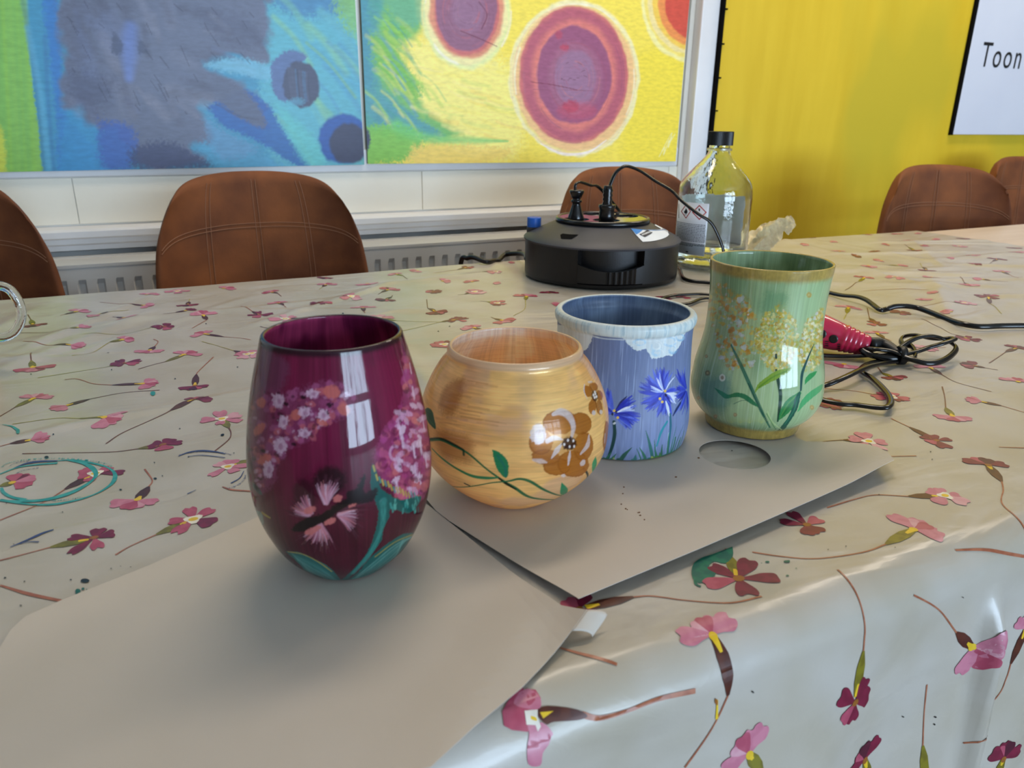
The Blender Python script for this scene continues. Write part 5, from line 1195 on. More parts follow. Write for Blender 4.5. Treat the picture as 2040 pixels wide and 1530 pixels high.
    q = 1-sstep(.052, .085, zz+.015*(n-.5)); cv.col = cv.col*(1-.92*q)+gold*.92*q
mp_ = painted('purple_glass_paint', rough=.4, trans=.30, bump=.30, streak=(160, 18), coat=1.0, coatr=.03, spec=.15)
mg_ = painted('gold_pearl_paint', rough=.30, metal=.15, trans=.42, bump=.18, streak=(9, 900), coat=.6, coatr=.05)
mb_ = painted('blue_matt_paint', rough=.42, trans=.05, bump=.35, streak=(150, 30), coat=.15, coatr=.25)
mn_ = painted('green_paint', rough=.4, trans=.12, bump=.30, streak=(190, 16), coat=.9, coatr=.035, spec=.15)
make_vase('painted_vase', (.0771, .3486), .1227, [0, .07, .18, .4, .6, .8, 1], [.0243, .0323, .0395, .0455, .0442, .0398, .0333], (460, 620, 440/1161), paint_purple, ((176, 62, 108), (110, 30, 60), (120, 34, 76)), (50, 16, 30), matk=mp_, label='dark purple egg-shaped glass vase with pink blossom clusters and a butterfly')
make_vase('painted_vase', (.1901, .3778), .0948, [0, .08, .25, .5, .75, .9, .955, .98, 1], [.0257, .0363, .0518, .0573, .0521, .0441, .0402, .0401, .0392], (820, 640, 420/1567), paint_gold, ((255, 246, 238), (255, 234, 212), (252, 224, 196)), (228, 200, 168), matk=mg_, label='gold pearly globe vase with a brown and white flower over a green vine')
make_vase('painted_vase', (.3012, .4260), .0943, [0, .03, .5, .895, .915, .93, .965, .985, 1], [.0482, .0490, .0486, .0478, .0479, .0489, .0497, .0495, .0486], (1090, 570, 330/1295), paint_blue_vase, ((104, 122, 152), (84, 98, 124), (128, 148, 176)), (204, 212, 212), wall=.0042, matk=mb_, label='blue straight-sided jar with white clouds and blue cornflowers')
make_vase('painted_vase', (.4083, .4005), .1257, [0, .06, .1, .2, .33, .58, .82, 1], [.0346, .0370, .0419, .048, .0478, .0421, .0414, .0432], (1360, 500, 320/1224), paint_green, ((160, 186, 146), (130, 160, 118), (124, 150, 108)), (188, 160, 84), matk=mn_, label='pale green bulging vase with yellow blossoms and a gold rim')
# ================================================================== paper sheets
def sheet(name, outline, label, zf, hole=None, nn=90, thick=.0003, m=None):
    """outline in world x, y; zf gives the height of the paper"""
    bm = bmesh.new(); vs = [bm.verts.new((x, y, 0)) for (x, y) in outline]
    loops = [vs]
    ed = [bm.edges.new((vs[i], vs[(i+1) % len(vs)])) for i in range(len(vs))]
    if hole:
        hx, hy, hr = hole; hv = [bm.verts.new((hx+hr*math.cos(2*PI*k/48), hy+hr*math.sin(2*PI*k/48), 0)) for k in range(48)]
        ed += [bm.edges.new((hv[i], hv[(i+1) % 48])) for i in range(48)]
    bmesh.ops.triangle_fill(bm, use_beauty=True, use_dissolve=False, edges=ed)
    xs = [v[0] for v in outline]; ys = [v[1] for v in outline]
    for ax, lo, hi in ((0, min(xs), max(xs)), (1, min(ys), max(ys))):
        for q in np.arange(lo+.004, hi, .006):
            bmesh.ops.bisect_plane(bm, geom=bm.verts[:]+bm.edges[:]+bm.faces[:], plane_co=(q, 0, 0) if ax == 0 else (0, q, 0), plane_no=(1, 0, 0) if ax == 0 else (0, 1, 0))
    for v in bm.verts:
        p = zf(v.co.x, v.co.y); v.co = Vector(p)
    bmesh.ops.recalc_face_normals(bm, faces=bm.faces)
    me = bpy.data.meshes.new(name); bm.to_mesh(me); bm.free()
    o = link(name, me, m or M['paper'], smooth=False)
    s = o.modifiers.new('thickness', 'SOLIDIFY'); s.thickness = thick; s.offset = 1 if False else 0
    tag(o, label, 'paper')
    return o
M['paper'] = mat('white_paper', (196, 186, 175), .62, c2=(190, 180, 167), scale=12, bump=.05, bscale=30, ramp=(.3, .7))
def pw(x, y): p = on_z(x, y, TZ+.003); return (float(p[0]), float(p[1]))
def arc_pts(a, b, k, n=6):
    a = np.array(a); b = np.array(b); d = b-a; nn = np.array([-d[1], d[0]])
    return [tuple(a+d*t+nn*k*4*t*(1-t)) for t in np.linspace(0, 1, n)]
A_ = pw(857, 1008); B_ = pw(1118, 1218); Cc = pw(1168, 1239); D_ = pw(1040, 1369); E_ = pw(858, 1530)
o1 = [(.118, .452)]+[A_]+[B_, Cc]+[pw(1138, 1267), D_, pw(946, 1447), E_]+[(.030, .2085), (-.13, .2085), (-.13, .30)]+[pw(-30, 1325), pw(0, 1288), pw(20, 1254), pw(50, 1226), pw(125, 1192), pw(300, 1122), pw(495, 1037)]
def z1f(x, y):
    z = TZ+.0021+.0006*math.sin(14*x+9*y)**2
    # the left rim stands off the cloth a little, the right corner rolls up
    d = ((x-Cc[0])*.96+(y-Cc[1])*(-.28)); s = -d
    if -.04 < d and x > .12:
        t = max(0.0, (.028+d))
        z += 9.0*t*t
    e = max(0, (.06-(y-.22))) if x > 0.05 else 0
    z += .0012*max(0, min(1, (x+.02)/.1))*max(0, 1-abs((x-E_[0])*.74-(y-E_[1])*.9)/.03)
    return (x, y, z)
s1 = sheet('paper_sheet', o1, 'white paper sheet under the dark purple vase, its right corner curling', z1f)
# curled corner flap of the first sheet
b = MB(); n = 12
q0 = np.array([*pw(1138, 1267), 0.0]); q1 = np.array([*pw(1168, 1239), 0.0]); ax = q1-q0; out = np.array([.95, -.30, 0]); out /= np.linalg.norm(out)
vs = []
for i in range(n+1):
    t = i/n; a = t*2.0; R_ = .0070
    for j in range(9):
        s_ = j/8; ln = 1.0-.35*abs(s_-.35)
        a2 = a*ln; off = out*(.0045*1.9*math.sin(a2)+.0015*t)-np.array([0, 0, .0040*(1-math.cos(a2))])
        bp_ = q0+ax*s_; bp_ = np.array([bp_[0], bp_[1], z1f(bp_[0], bp_[1])[2]]); vs.append(bp_+off)
b.add(vs, [(i*9+j, i*9+j+1, (i+1)*9+j+1, (i+1)*9+j) for i in range(n) for j in range(8)])
fl = b.build('curled_corner', M['paper'], s1, smooth=True); sm = fl.modifiers.new('t', 'SOLIDIFY'); sm.thickness = .0003
BL, BR = pw(1152, 1201), pw(1777, 937)
TR_, TL_ = (.408, .502), (.136, .478)
o2 = [BL]+[pw(1400, 1099), pw(1560, 1031), BR]+[pw(1764, 918), pw(1746, 901), pw(1722, 890), pw(1680, 883), pw(1605, 880)]+[TR_, TL_, pw(868, 1017), pw(894, 1037)]
dirl = np.array(BR)-np.array(BL); nl = np.array([-dirl[1], dirl[0]]); nl = nl/np.linalg.norm(nl)
def z2f(x, y):
    d = (x-BL[0])*nl[0]+(y-BL[1])*nl[1]; u = ((x-BL[0])*dirl[0]+(y-BL[1])*dirl[1])/(dirl @ dirl)
    z = TZ+.0030+.0042*math.exp(-(max(d, 0)/.03)**2)*(.55+.45*max(0, min(1, u)))
    z += .0035*math.exp(-((x-BR[0])**2+(y-BR[1])**2)/.0012)
    return (x, y, z)
hc = pw(1463, 905)
s2 = sheet('paper_sheet', o2, 'white paper sheet with a round hole, under the gold and blue vases', z2f, hole=(hc[0], hc[1], .0245))
s1['group'] = s2['group'] = 'paper sheets under the vases'
# tiny chips of dried paint on the second sheet
rn = random.Random(6)
M['chip'] = mat('brown_chip', (110, 70, 34), .6)
chips = [(1392, 909, 4, 2.6), (1347, 947, 4, 2), (1243, 967, 3, 1.6), (1241, 980, 2.4, 1.4), (1238, 1001, 2.8, 1.6), (1247, 1010, 3, 1.4), (1273, 1018, 5, 1.6), (1276, 1024, 3.6, 2), (1284, 1033, 2.4, 1.4), (1250, 1012, 2, 1)]
ck = 0
for (x, y, a, c_) in chips:
    p = on_z(x, y, TZ+.0045); b = MB(); P = []
    for k_ in range(7):
        t = 2*PI*k_/7; P.append((a*.00022*math.cos(t)*rn.uniform(.6, 1.2), c_*.00035*math.sin(t)*rn.uniform(.6, 1.2)))
    pz = z2f(p[0], p[1])[2]
    n = 7; vs = [(q[0], q[1], 0) for q in P]+[(q[0]*.8, q[1]*.8, .0004) for q in P]
    b.add(vs, [tuple(range(n-1, -1, -1)), tuple(range(n, 2*n))]+[(i, (i+1) % n, n+(i+1) % n, n+i) for i in range(n)])
    o = b.build('paint_chip', M['chip']); o.location = (p[0], p[1], pz+.00018)
    tag(o, 'tiny brown chip of dried paint on the paper in front of the blue jar', 'paint chip', 'brown paint chips on the paper')

# ================================================================== cable reel
RX, RY = .628, .962; RC = (RX, RY)
rz = math.atan2(CAM[1]-RY, CAM[0]-RX)         # towards the camera
reel = tag(empty('cable_reel', (RX, RY, TZ+.0012), rz), 'black and grey round cable reel with sockets on top and a blue knob', 'cable reel')
# local x points to the camera; a = angle measured to the right as the camera sees it
def rp_(a, r, z): return (r*math.cos(a), r*math.sin(a), z)
N = 180; A0, A1 = rad(-15.5), rad(31.5)
def drum_r(a, z):
    a = (a+PI) % (2*PI)-PI
    r = .1165+.0012*math.cos(6*a)
    if A0 < a < A1 and z > .006: r -= .016*min(1, (z-.006)/.004)
    return r
b = MB(); zs = [0, .002, .006, .010, .020, .030, .040, .0525, .0535]; vs = []; fs = []
ang = sorted(set([2*PI*k/N-PI for k in range(N)]+[A0-.002, A0+.004, A1-.004, A1+.002]))
n = len(ang)
for z in zs:
    for a in ang: r_ = drum_r(a, z)-(.004 if z == 0 else 0.001 if z == .002 else 0); vs.append(rp_(a, r_, z))
for i in range(len(zs)-1):
    for k_ in range(n): fs.append((i*n+k_, i*n+(k_+1) % n, (i+1)*n+(k_+1) % n, (i+1)*n+k_))
fs += [tuple(range(n-1, -1, -1)), tuple((len(zs)-1)*n+k_ for k_ in range(n))]
b.add(vs, fs); b.build('drum', M['black'], reel)
b = MB(); b.lathe([(.0536, .112), (.0536, .1175), (.056, .118), (.0585, .1155), (.064, .104), (.078, .073), (.080, .068), (.080, .02)], 120, cap0=True)
shell = b.build('upper_shell', M['graphite'], reel, smooth=True); md = shell.modifiers.new('b', 'EDGE_SPLIT'); md.split_angle = rad(40)
# carrying handle in the recess
b = MB(); vs = []; m_ = 60
for i in range(m_+1):
    t = i/m_; a = A0+.004+(A1-A0-.008)*t; sag = .009*(1-(2*t-1)**2)
    rib = .0008*math.sin(t*150) if .42 < t < .86 else 0
    for (dr, z) in ((0, .008), (.0, .030-sag+.004), (-.006, .030-sag+.004), (-.006, .008)): vs.append(rp_(a, .1185+dr+(rib if dr == 0 else 0), z))
b.add(vs, [(i*4+j, i*4+(j+1) % 4, (i+1)*4+(j+1) % 4, (i+1)*4+j) for i in range(m_) for j in range(4)]+[(3, 2, 1, 0), (m_*4, m_*4+1, m_*4+2, m_*4+3)])
b.build('carrying_handle', M['black'], reel)
b = MB(); b.lathe([(.0802, .060), (.0802, .0705), (.0835, .0708), (.0865, .069), (.0868, .0655), (.0855, .0645)], 96); b.build('socket_rim', M['blackgloss'], reel, smooth=True)
M['plate'] = mat('socket_plate', (46, 40, 42), .12, coat=.3)
# socket plate with four round wells
SK = [(rad(-128+38), .036), (rad(-40+20), .034), (rad(60), .037), (rad(150), .037)]
pl1 = on_z(1147, 437, TZ+.0865); pl2 = on_z(1208, 439, TZ+.0865)
def loc(p): dx, dy = p[0]-RX, p[1]-RY; return (dx*math.cos(-rz)-dy*math.sin(-rz), dx*math.sin(-rz)+dy*math.cos(-rz))
L1, L2 = loc(pl1), loc(pl2)
a1_ = math.atan2(L1[1], L1[0]); 
wells = [L1, L2, (-.022, .034), (-.036, -.012)]
bm = bmesh.new(); ov = [bm.verts.new((.0655*math.cos(2*PI*k_/96), .0655*math.sin(2*PI*k_/96), .0856)) for k_ in range(96)]
ed = [bm.edges.new((ov[i], ov[(i+1) % 96])) for i in range(96)]; wl = []
for (wx, wy) in wells:
    hv = [bm.verts.new((wx+.0195*math.cos(2*PI*k_/40), wy+.0195*math.sin(2*PI*k_/40), .0856)) for k_ in range(40)]; wl.append(hv)
    ed += [bm.edges.new((hv[i], hv[(i+1) % 40])) for i in range(40)]
bmesh.ops.triangle_fill(bm, use_beauty=True, use_dissolve=False, edges=ed)
me = bpy.data.meshes.new('socket_plate'); bmesh.ops.recalc_face_normals(bm, faces=bm.faces); bm.to_mesh(me); bm.free()
link('socket_plate', me, M['plate'], reel, False)
for (wx, wy) in wells:
    b = MB(); b.lathe([(.0857, .0196), (.0815, .0188), (.0812, .006), (.0812, .0005)], 40, c=(wx, wy, 0)); sk = b.build('socket', M['blackgloss'], reel, smooth=True)
b = MB(); b.box(.004, .016, -.006, .006, .0857, .0866); b.build('overload_switch', mat('orange_switch', (210, 84, 40), .3), reel, bevel=.001)
# dark slot in the shell
def cone(a, t, lift=.0004):                   # t 0 at the top of the slope, 1 at the bottom
    r0, z0, r1, z1_ = .073, .078, .1155, .0585
    return rp_(a, r0+(r1-r0)*t+lift*.4, z0+(z1_-z0)*t+lift)
def cone_px(x, y):                            # pixel of the photo -> angle and slope position on the shell
    best = None; d = ray(x, y)
    for t in np.linspace(0, 1, 240):
        zz = TZ+.0012+.078+(.0585-.078)*t; p = CAM+d*((zz-CAM[2])/d[2]); l = loc(p); e = abs(math.hypot(*l)-(.073+(.1155-.073)*t))
        if best is None or e < best[0]: best = (e, math.atan2(l[1], l[0]), t)
    return best[1], best[2]
def cone_patch(pts, name, m, lift, parent=reel, sub=6):
    q = [cone_px(*p) for p in pts]
    bm = bmesh.new(); f = bm.faces.new([bm.verts.new((a, t, 0)) for (a, t) in q]); bmesh.ops.triangulate(bm, faces=bm.faces[:])
    for v_, ax_, st in ((0, 0, .03), (1, 1, .12)):
        lo = min(c[v_] for c in q); hi = max(c[v_] for c in q)
        for s_ in np.arange(lo+st*.5, hi, st): bmesh.ops.bisect_plane(bm, geom=bm.verts[:]+bm.edges[:]+bm.faces[:], plane_co=(s_, 0, 0) if ax_ == 0 else (0, s_, 0), plane_no=(1, 0, 0) if ax_ == 0 else (0, 1, 0))
    for v in bm.verts: v.co = Vector(cone(v.co.x, v.co.y, lift))
    bmesh.ops.recalc_face_normals(bm, faces=bm.faces); me = bpy.data.meshes.new(name); bm.to_mesh(me); bm.free()
    return link(name, me, m, parent)
R4 = lambda pts: [(1030+x*.15686, 420+y*.15686) for (x, y) in pts]
cone_patch(R4([(552, 308), (580, 292), (660, 302), (782, 306), (690, 364), (560, 358)]), 'shell_slot', M['dark'], .0006)
R1 = lambda pts: [(1230+x*.05882, 430+y*.05882) for (x, y) in pts]
lab = cone_patch(R1([(430, 370), (900, 330), (1000, 235), (1250, 330), (1500, 470), (1700, 580), (1740, 640), (1600, 760), (1300, 850), (1100, 880), (850, 895), (620, 650), (450, 450)]), 'maker_label', M['white'], .0007)
cone_patch(R1([(430, 370), (900, 330), (1000, 240), (1250, 335), (1080, 390), (850, 500), (630, 650), (450, 450)]), 'label_print', M['labelblue'], .0010, lab)
nv_ = cone_patch(R1([(740, 650), (1000, 490), (1185, 585), (920, 745)]), 'label_print', M['navy'], .0011, lab)
for i in range(7):
    t = i/6; x = 810+t*270; y = 655-t*110
    cone_patch(R1([(x, y), (x+22, y-13), (x+62, y+28), (x+38, y+42)]), 'label_print', M['white'], .0014, lab)
# blue thermal knob on a grey stub
kp = on_z(1064, 444, TZ+.074); kl = loc(kp)
b = MB(); b.lathe([(.052, .0112), (.066, .0112), (.067, .0105)], 32, c=(kl[0], kl[1], 0), cap0=True, cap1=True); b.build('knob_stub', M['graphite'], reel, smooth=False)
b = MB(); b.lathe([(.0672, .0100), (.0672, .0108), (.0805, .0108), (.0815, .0100)], 32, c=(kl[0], kl[1], 0), cap0=True, cap1=True); b.build('knob', M['blue'], reel, smooth=False)

# ================================================================== plugs and cords
def onY(x, y, Y): p = on_y(x, y, Y); return tuple(float(v) for v in p)
def onT(x, y, h=.0042): p = on_z(x, y, TZ+h); return (float(p[0]), float(p[1]), float(p[2]))
def plug_thing(name, wp, kind, cordpts, r, label):
    root = tag(empty(name, wp), label, 'cord')
    o3 = np.array(wp); M_ = Matrix.Translation((0, 0, 0)); b = MB()
    if kind == 0:
        prof = [(0, .0118), (.006, .0120), (.012, .0098), (.020, .0074), (.024, .0062), (.027, .0060), (.0275, .0078), (.0305, .0080), (.031, .0060), (.0335, .0060), (.034, .0074), (.037, .0082), (.041, .0104), (.0435, .0108), (.045, .0095), (.0455, .003)]
    else:
        prof = [(0, .0112), (.010, .0112), (.018, .0106), (.0225, .0125), (.0255, .0120), (.026, .0070)]+[(.027+i*.0030, .0062 if i % 2 else .0076) for i in range(8)]+[(.052, .0062), (.0525, .003)]
    b.lathe(prof, 28, cap0=True, cap1=True); b.build('plug', M['blackgloss'], root, smooth=True)
    b = MB(); P = [Vector(p)-Vector(wp) for p in cordpts]
    b.tube([tuple(p) for p in spline(P, 8)], r, 10, flat=.62); b.build('cable', M['blackgloss'], root, smooth=True)
    return root
w1 = (float(pl1[0]), float(pl1[1]), TZ+.0835); w2 = (float(pl2[0]), float(pl2[1]), TZ+.0835)
R2 = lambda x, y: (1090+x*.08496, 330+y*.08496)
Y1 = w1[1]; Y2 = w2[1]
c1p = [(w1[0], w1[1], w1[2]+.044)]+[onY(*R2(655, 560), Y1), onY(*R2(670, 440), Y1), onY(*R2(760, 385), Y1+.004), onY(*R2(900, 420), Y1+.012), onY(*R2(1030, 465), Y1+.02), onY(*R2(1150, 470), Y1+.026), onY(*R2(1270, 560), Y1+.032), onY(*R2(1400, 700), Y1+.04), onY(*R2(1560, 900), Y1+.052), onY(*R2(1710, 1080), Y1+.068)]
c1p += [(c1p[-1][0]+.03, c1p[-1][1]+.030, TZ+.07), (c1p[-1][0]+.055, c1p[-1][1]+.040, TZ+.02), (c1p[-1][0]+.085, c1p[-1][1]+.03, TZ+.0042), onT(1337, 548), onT(1364, 556), onT(1412, 563), onT(1470, 566)]
c1p[-5] = (.757, 1.02, TZ+.012); c1p[-4] = (.765, .95, TZ+.0045)
plug_thing('power_cord', w1, 0, c1p, .0030, 'black flat cord of the left plug, bowing low behind the right plug')
R5 = lambda x, y: (960+x*.32353, 220+y*.32353)
yy = [Y2, Y2, Y2-.002, Y2-.006, Y2-.010, Y2-.02, Y2-.035, Y2-.05, Y2-.07, Y2-.085, Y2-.094, Y2-.10, Y2-.105, Y2-.108]
pp = [(776, 520), (790, 460), (822, 388), (865, 350), (905, 345), (980, 375), (1070, 435), (1170, 495), (1240, 565), (1330, 635), (1408, 688), (1455, 770), (1484, 850), (1500, 935)]
c2p = [(w2[0], w2[1], w2[2]+.050)]+[onY(*R5(*p), y) for p, y in zip(pp, yy)]
R6 = lambda x, y: (1580+x*.22549, 540+y*.22549)
c2p += [onT(1466, 560, .006), onT(1540, 566), onT(1610, 572)]+[onT(*R6(x, y), h) for (x, y, h) in ((300, 186, .004), (430, 214, .005), (560, 226, .008), (640, 252, .008), (700, 292, .006), (770, 342, .0042), (830, 335, .004), (900, 313, .007), (1000, 309, .008), (1100, 325, .007), (1200, 360, .006), (1300, 400, .005), (1400, 440, .004), (1500, 468, .0042), (1600, 485, .0042), (1700, 490, .0042), (1850, 484, .0042), (2040, 482, .0042), (2200, 484, .0042))]
plug_thing('power_cord', w2, 1, c2p, .0033, 'long black flat cord arching from the right plug past the bottle')
b = MB(); P = [onT(1062, 500, .030), onT(1043, 506, .016), onT(1008, 507, .008), onT(994, 518, .004), onT(985, 519.5, .004), (.497, 1.10, TZ+.006), (.485, 1.140, TZ+.006), (.478, 1.163, TZ-.03), (.475, 1.168, TZ-.3), (.47, 1.17, .10), (.45, 1.27, .006)]
P[0] = (RX-.106, RY+.040, TZ+.024)
_wi = (Matrix.Translation((RX, RY, TZ+.0012)) @ Matrix.Rotation(rz, 4, 'Z')).inverted()
b.tube([tuple(_wi @ Vector(p)) for p in spline(P, 8)], .0040, 10); b.build('mains_cable', M['black'], reel, smooth=True)

# ================================================================== glass bottle
bx, by = .8300, .9510
bt = tag(empty('glass_bottle', (bx, by, TZ+.0012)), 'tall clear glass bottle with black screw cap, labels and a little liquid', 'bottle')
def bott(prof, n=72):
    b = MB(); b.lathe(prof, n); return b
zk = [0, .004, .012, .05, .10, .118, .132, .150, .166, .176, .186, .198]; rk = [.046, .0545, .0575, .0580, .0580, .0575, .0540, .0400, .0250, .0175, .0160, .0158]
zf_ = np.concatenate([np.linspace(0, .012, 6)[:-1], np.linspace(.012, .1, 8)[:-1], np.linspace(.1, .198, 26)])
rf_ = pchip(zk, rk, zf_)
th_ = .0024
outp = [(0.0015, .0005), (0.0, .030)]+[(float(z), float(r_)) for z, r_ in zip(zf_, rf_)]
inn = [(float(z), float(max(r_-th_, .001))) for z, r_ in zip(zf_[::-1], rf_[::-1]) if z > .006]+[(.006, .030), (.006, .0005)]
b = MB(); b.lathe(outp+[(.199, .0146)]+inn, 72); b.build('glass_body', M['glass'], bt, smooth=True)
lq = .034
b = MB(); zl = [z for z in zf_ if .008 < z < lq]+[lq]
b.lathe([(.0064, .0005), (.0064, .030)]+[(float(z), float(pchip(zk, rk, np.array([z]))[0]-th_-.0002)) for z in zl]+[(lq, .0005)], 72); b.build('liquid', M['liquid'], bt, smooth=True)
b = MB(); pr = [(.188, .0168), (.188, .0196), (.2075, .0194), (.2085, .0186)]
n = 60; vs = []
for (z, r_) in pr:
    for k_ in range(n*2): a = PI*k_/n; vs.append(((r_-(.0005 if k_ % 2 and z < .208 else 0))*math.cos(a), (r_-(.0005 if k_ % 2 and z < .208 else 0))*math.sin(a), z))
n2 = n*2; b.add(vs, [(i*n2+k_, i*n2+(k_+1) % n2, (i+1)*n2+(k_+1) % n2, (i+1)*n2+k_) for i in range(3) for k_ in range(n2)]+[tuple(3*n2+k_ for k_ in range(n2)), tuple(range(n2-1, -1, -1))])
b.build('screw_cap', M['black'], bt)
b = MB(); b.lathe([(.180, .0165), (.180, .0192), (.1835, .0192), (.184, .0165)], 48); b.build('neck_ring', M['glass'], bt, smooth=True)
fb = math.atan2(CAM[1]-by, CAM[0]-bx)
def bpatch(a0, a1, z0, z1_, r_, name, m, parent, wavy=0):
    n = max(3, int(abs(a1-a0)/.05)); vs = []
    for i in range(n+1):
        a = fb+a0+(a1-a0)*i/n; vs += [(r_*math.cos(a), r_*math.sin(a), z0), (r_*math.cos(a), r_*math.sin(a), z1_+wavy*math.sin(i*.9))]
    b = MB(); b.add(vs, [(2*i, 2*i+2, 2*i+3, 2*i+1) for i in range(n)]); o = b.build(name, m, parent, smooth=True)
    s_ = o.modifiers.new('t', 'SOLIDIFY'); s_.thickness = .00012; s_.offset = 1
    return o
# px -> angle/height on the bottle front
def bpx(x, y):
    (a, h), = lathe_hit([(x, y)], bx, by, TZ+.0012, .198, [0, .02, .5, .6, 1], [.058, .058, .058, .058, .0158]); return ((a-fb+PI) % (2*PI)-PI, h)
M['label'] = mat('paper_label', (220, 222, 228), .55)
M['greytext'] = mat('label_text', (60, 60, 64), .6)
B3 = lambda x, y: (1335+x*.0915, 380+y*.0915)
aL, zB = bpx(*B3(90, 1380)); aR, zT = bpx(*B3(860, 270)); aL = -1.25; aR = bpx(*B3(795, 900))[0]
zB = bpx(*B3(500, 1400))[1]; zT = bpx(*B3(500, 260))[1]
lb = bpatch(aL, aR, zB, zT, .0583, 'back_label', M['label'], bt)
M['labelfaint'] = mat('pale_label', (232, 238, 246), .5)
_n = M['labelfaint'].node_tree; _t = _n.nodes.new('ShaderNodeBsdfTranslucent'); _t.inputs[0].default_value = rgba((226, 234, 244)); _x = _n.nodes.new('ShaderNodeMixShader'); _x.inputs[0].default_value = .5
_n.links.new(_n.nodes['Principled BSDF'].outputs[0], _x.inputs[1]); _n.links.new(_t.outputs[0], _x.inputs[2]); _n.links.new(_x.outputs[0], _n.nodes['Material Output'].inputs[0])
bpatch(-2.55, 2.45+.0, zB, zT+.006, .0582, 'front_label', M['labelfaint'], bt, wavy=.0006) if False else None
fl_ = []
b = MB(); vs = []; nn_ = 50; a0_, a1_2 = 2.10, 4.35    # label around the far side, seen through the glass
for i in range(nn_+1):
    a = fb+a0_+(a1_2-a0_)*i/nn_; vs += [(.0583*math.cos(a), .0583*math.sin(a), zB+.004), (.0583*math.cos(a), .0583*math.sin(a), zT+.004+.0008*math.sin(i*.5))]
b.add(vs, [(2*i, 2*i+2, 2*i+3, 2*i+1) for i in range(nn_)]); o = b.build('front_label', M['labelfaint'], bt, smooth=True); s_ = o.modifiers.new('t', 'SOLIDIFY'); s_.thickness = .00012; s_.offset = 1
# print: lines of small text, two red-framed hazard signs, a small mark
def text_rows(rows, r_=.05848):
    b = MB(); rn2 = random.Random(2)
    for (xa, xb, y) in rows:
        a0, z0 = bpx(*B3(xa, y)); a1, _ = bpx(*B3(xb, y)); a = a0
        while a < a1:
            wd = rn2.uniform(.02, .075); e_ = min(a+wd, a1)
            ps = [(r_*math.cos(fb+q), r_*math.sin(fb+q)) for q in (a, e_)]; h_ = .0010
            b.add([(ps[0][0], ps[0][1], z0), (ps[1][0], ps[1][1], z0), (ps[1][0], ps[1][1], z0+h_), (ps[0][0], ps[0][1], z0+h_)], [(0, 1, 2, 3)]); a = e_+.012
    return b
rows = [(110, 780, y) for y in (668, 702, 738, 772, 806, 840, 874, 906, 940, 972, 1004, 1034)]+[(110, 750, 1085), (110, 750, 1112), (110, 500, 1138)]
rows = [(150 if y < 1060 else 130, xb, y) for (xa, xb, y) in rows]
text_rows(rows).build('label_text', M['greytext'], lb)
b = MB()
for i in range(24):
    x, y = 196, 290+i*13; a0, z0 = bpx(*B3(x-12, y)); a1, _ = bpx(*B3(x+10, y)); ps = [(.05848*math.cos(fb+q), .05848*math.sin(fb+q)) for q in (a0, a1)]
    b.add([(ps[0][0], ps[0][1], z0), (ps[1][0], ps[1][1], z0), (ps[1][0], ps[1][1], z0+.0005), (ps[0][0], ps[0][1], z0+.0005)], [(0, 1, 2, 3)])
b.build('label_text', M['ink'], lb)
def bpoly(pts, m, name, r_=.05860):
    b = MB(); vs = []
    for p in pts: a, z = bpx(*B3(*p)); vs.append((r_*math.cos(fb+a), r_*math.sin(fb+a), z))
    b.add(vs, [tuple(range(len(vs)))]); return b.build(name, m, lb)
def diamond(cx, cy, rx, ry):
    o_ = [(cx, cy-ry), (cx+rx, cy), (cx, cy+ry), (cx-rx, cy)]; b = MB()
    for i in range(4):
        a, c_ = o_[i], o_[(i+1) % 4]; k_ = .82
        for j in range(5):
            e0 = (a[0]+(c_[0]-a[0])*j/5, a[1]+(c_[1]-a[1])*j/5); e1 = (a[0]+(c_[0]-a[0])*(j+1)/5, a[1]+(c_[1]-a[1])*(j+1)/5)
            q = [bpx(*B3(*p)) for p in (e0, e1, (cx+(e1[0]-cx)*k_, cy+(e1[1]-cy)*k_), (cx+(e0[0]-cx)*k_, cy+(e0[1]-cy)*k_))]
            b.add([(.05855*math.cos(fb+a_), .05855*math.sin(fb+a_), z_) for (a_, z_) in q], [(0, 1, 2, 3)])
    b.build('hazard_sign', M['red'], lb)
diamond(350, 448, 108, 160); diamond(640, 470, 158, 165)
bpoly([(352, 375), (384, 440), (378, 490), (352, 505), (318, 490), (310, 445), (330, 430)], M['ink'], 'hazard_sign', .05862)
bpoly([(298, 516), (366, 522), (366, 530), (298, 524)], M['ink'], 'hazard_sign')
bpoly([(620, 385), (655, 388), (650, 445), (628, 443)], M['ink'], 'hazard_sign', .05862); bpoly([(625, 500), (648, 502), (648, 525), (625, 523)], M['ink'], 'hazard_sign', .05862)
bpoly([(345, 1310), (400, 1316), (400, 1345), (345, 1340)], M['greytext'], 'label_text')

# ================================================================== crumpled cellophane
k = NT('cellophane'); k.b.inputs['Base Color'].default_value = rgba((226, 214, 178)); k.b.inputs['Roughness'].default_value = .10; k.b.inputs['Transmission Weight'].default_value = .4; k.b.inputs['Metallic'].default_value = .75; k.b.inputs['IOR'].default_value = 1.2
nz = k.n('ShaderNodeTexNoise'); nz.inputs['Scale'].default_value = 60; bp = k.n('ShaderNodeBump'); bp.inputs['Strength'].default_value = .8; bp.inputs['Distance'].default_value = .004; k.l(nz.outputs['Fac'], bp.inputs['Height']); k.l(bp.outputs[0], k.b.inputs['Normal'])
YB = 1.00
sp = [(1482, 512, .012), (1500, 494, .020), (1518, 480, .024), (1532, 466, .022), (1546, 455, .018), (1556, 449, .012), (1560, 448, .0075), (1566, 448, .0125), (1574, 448, .012), (1583, 445, .003)]
cen = [onY(x, y, YB+(0 if i < 6 else .0)) for i, (x, y, r_) in enumerate(sp)]
base = Vector(onT(1515, 512, 0)); cen[0] = tuple((Vector(cen[0])))
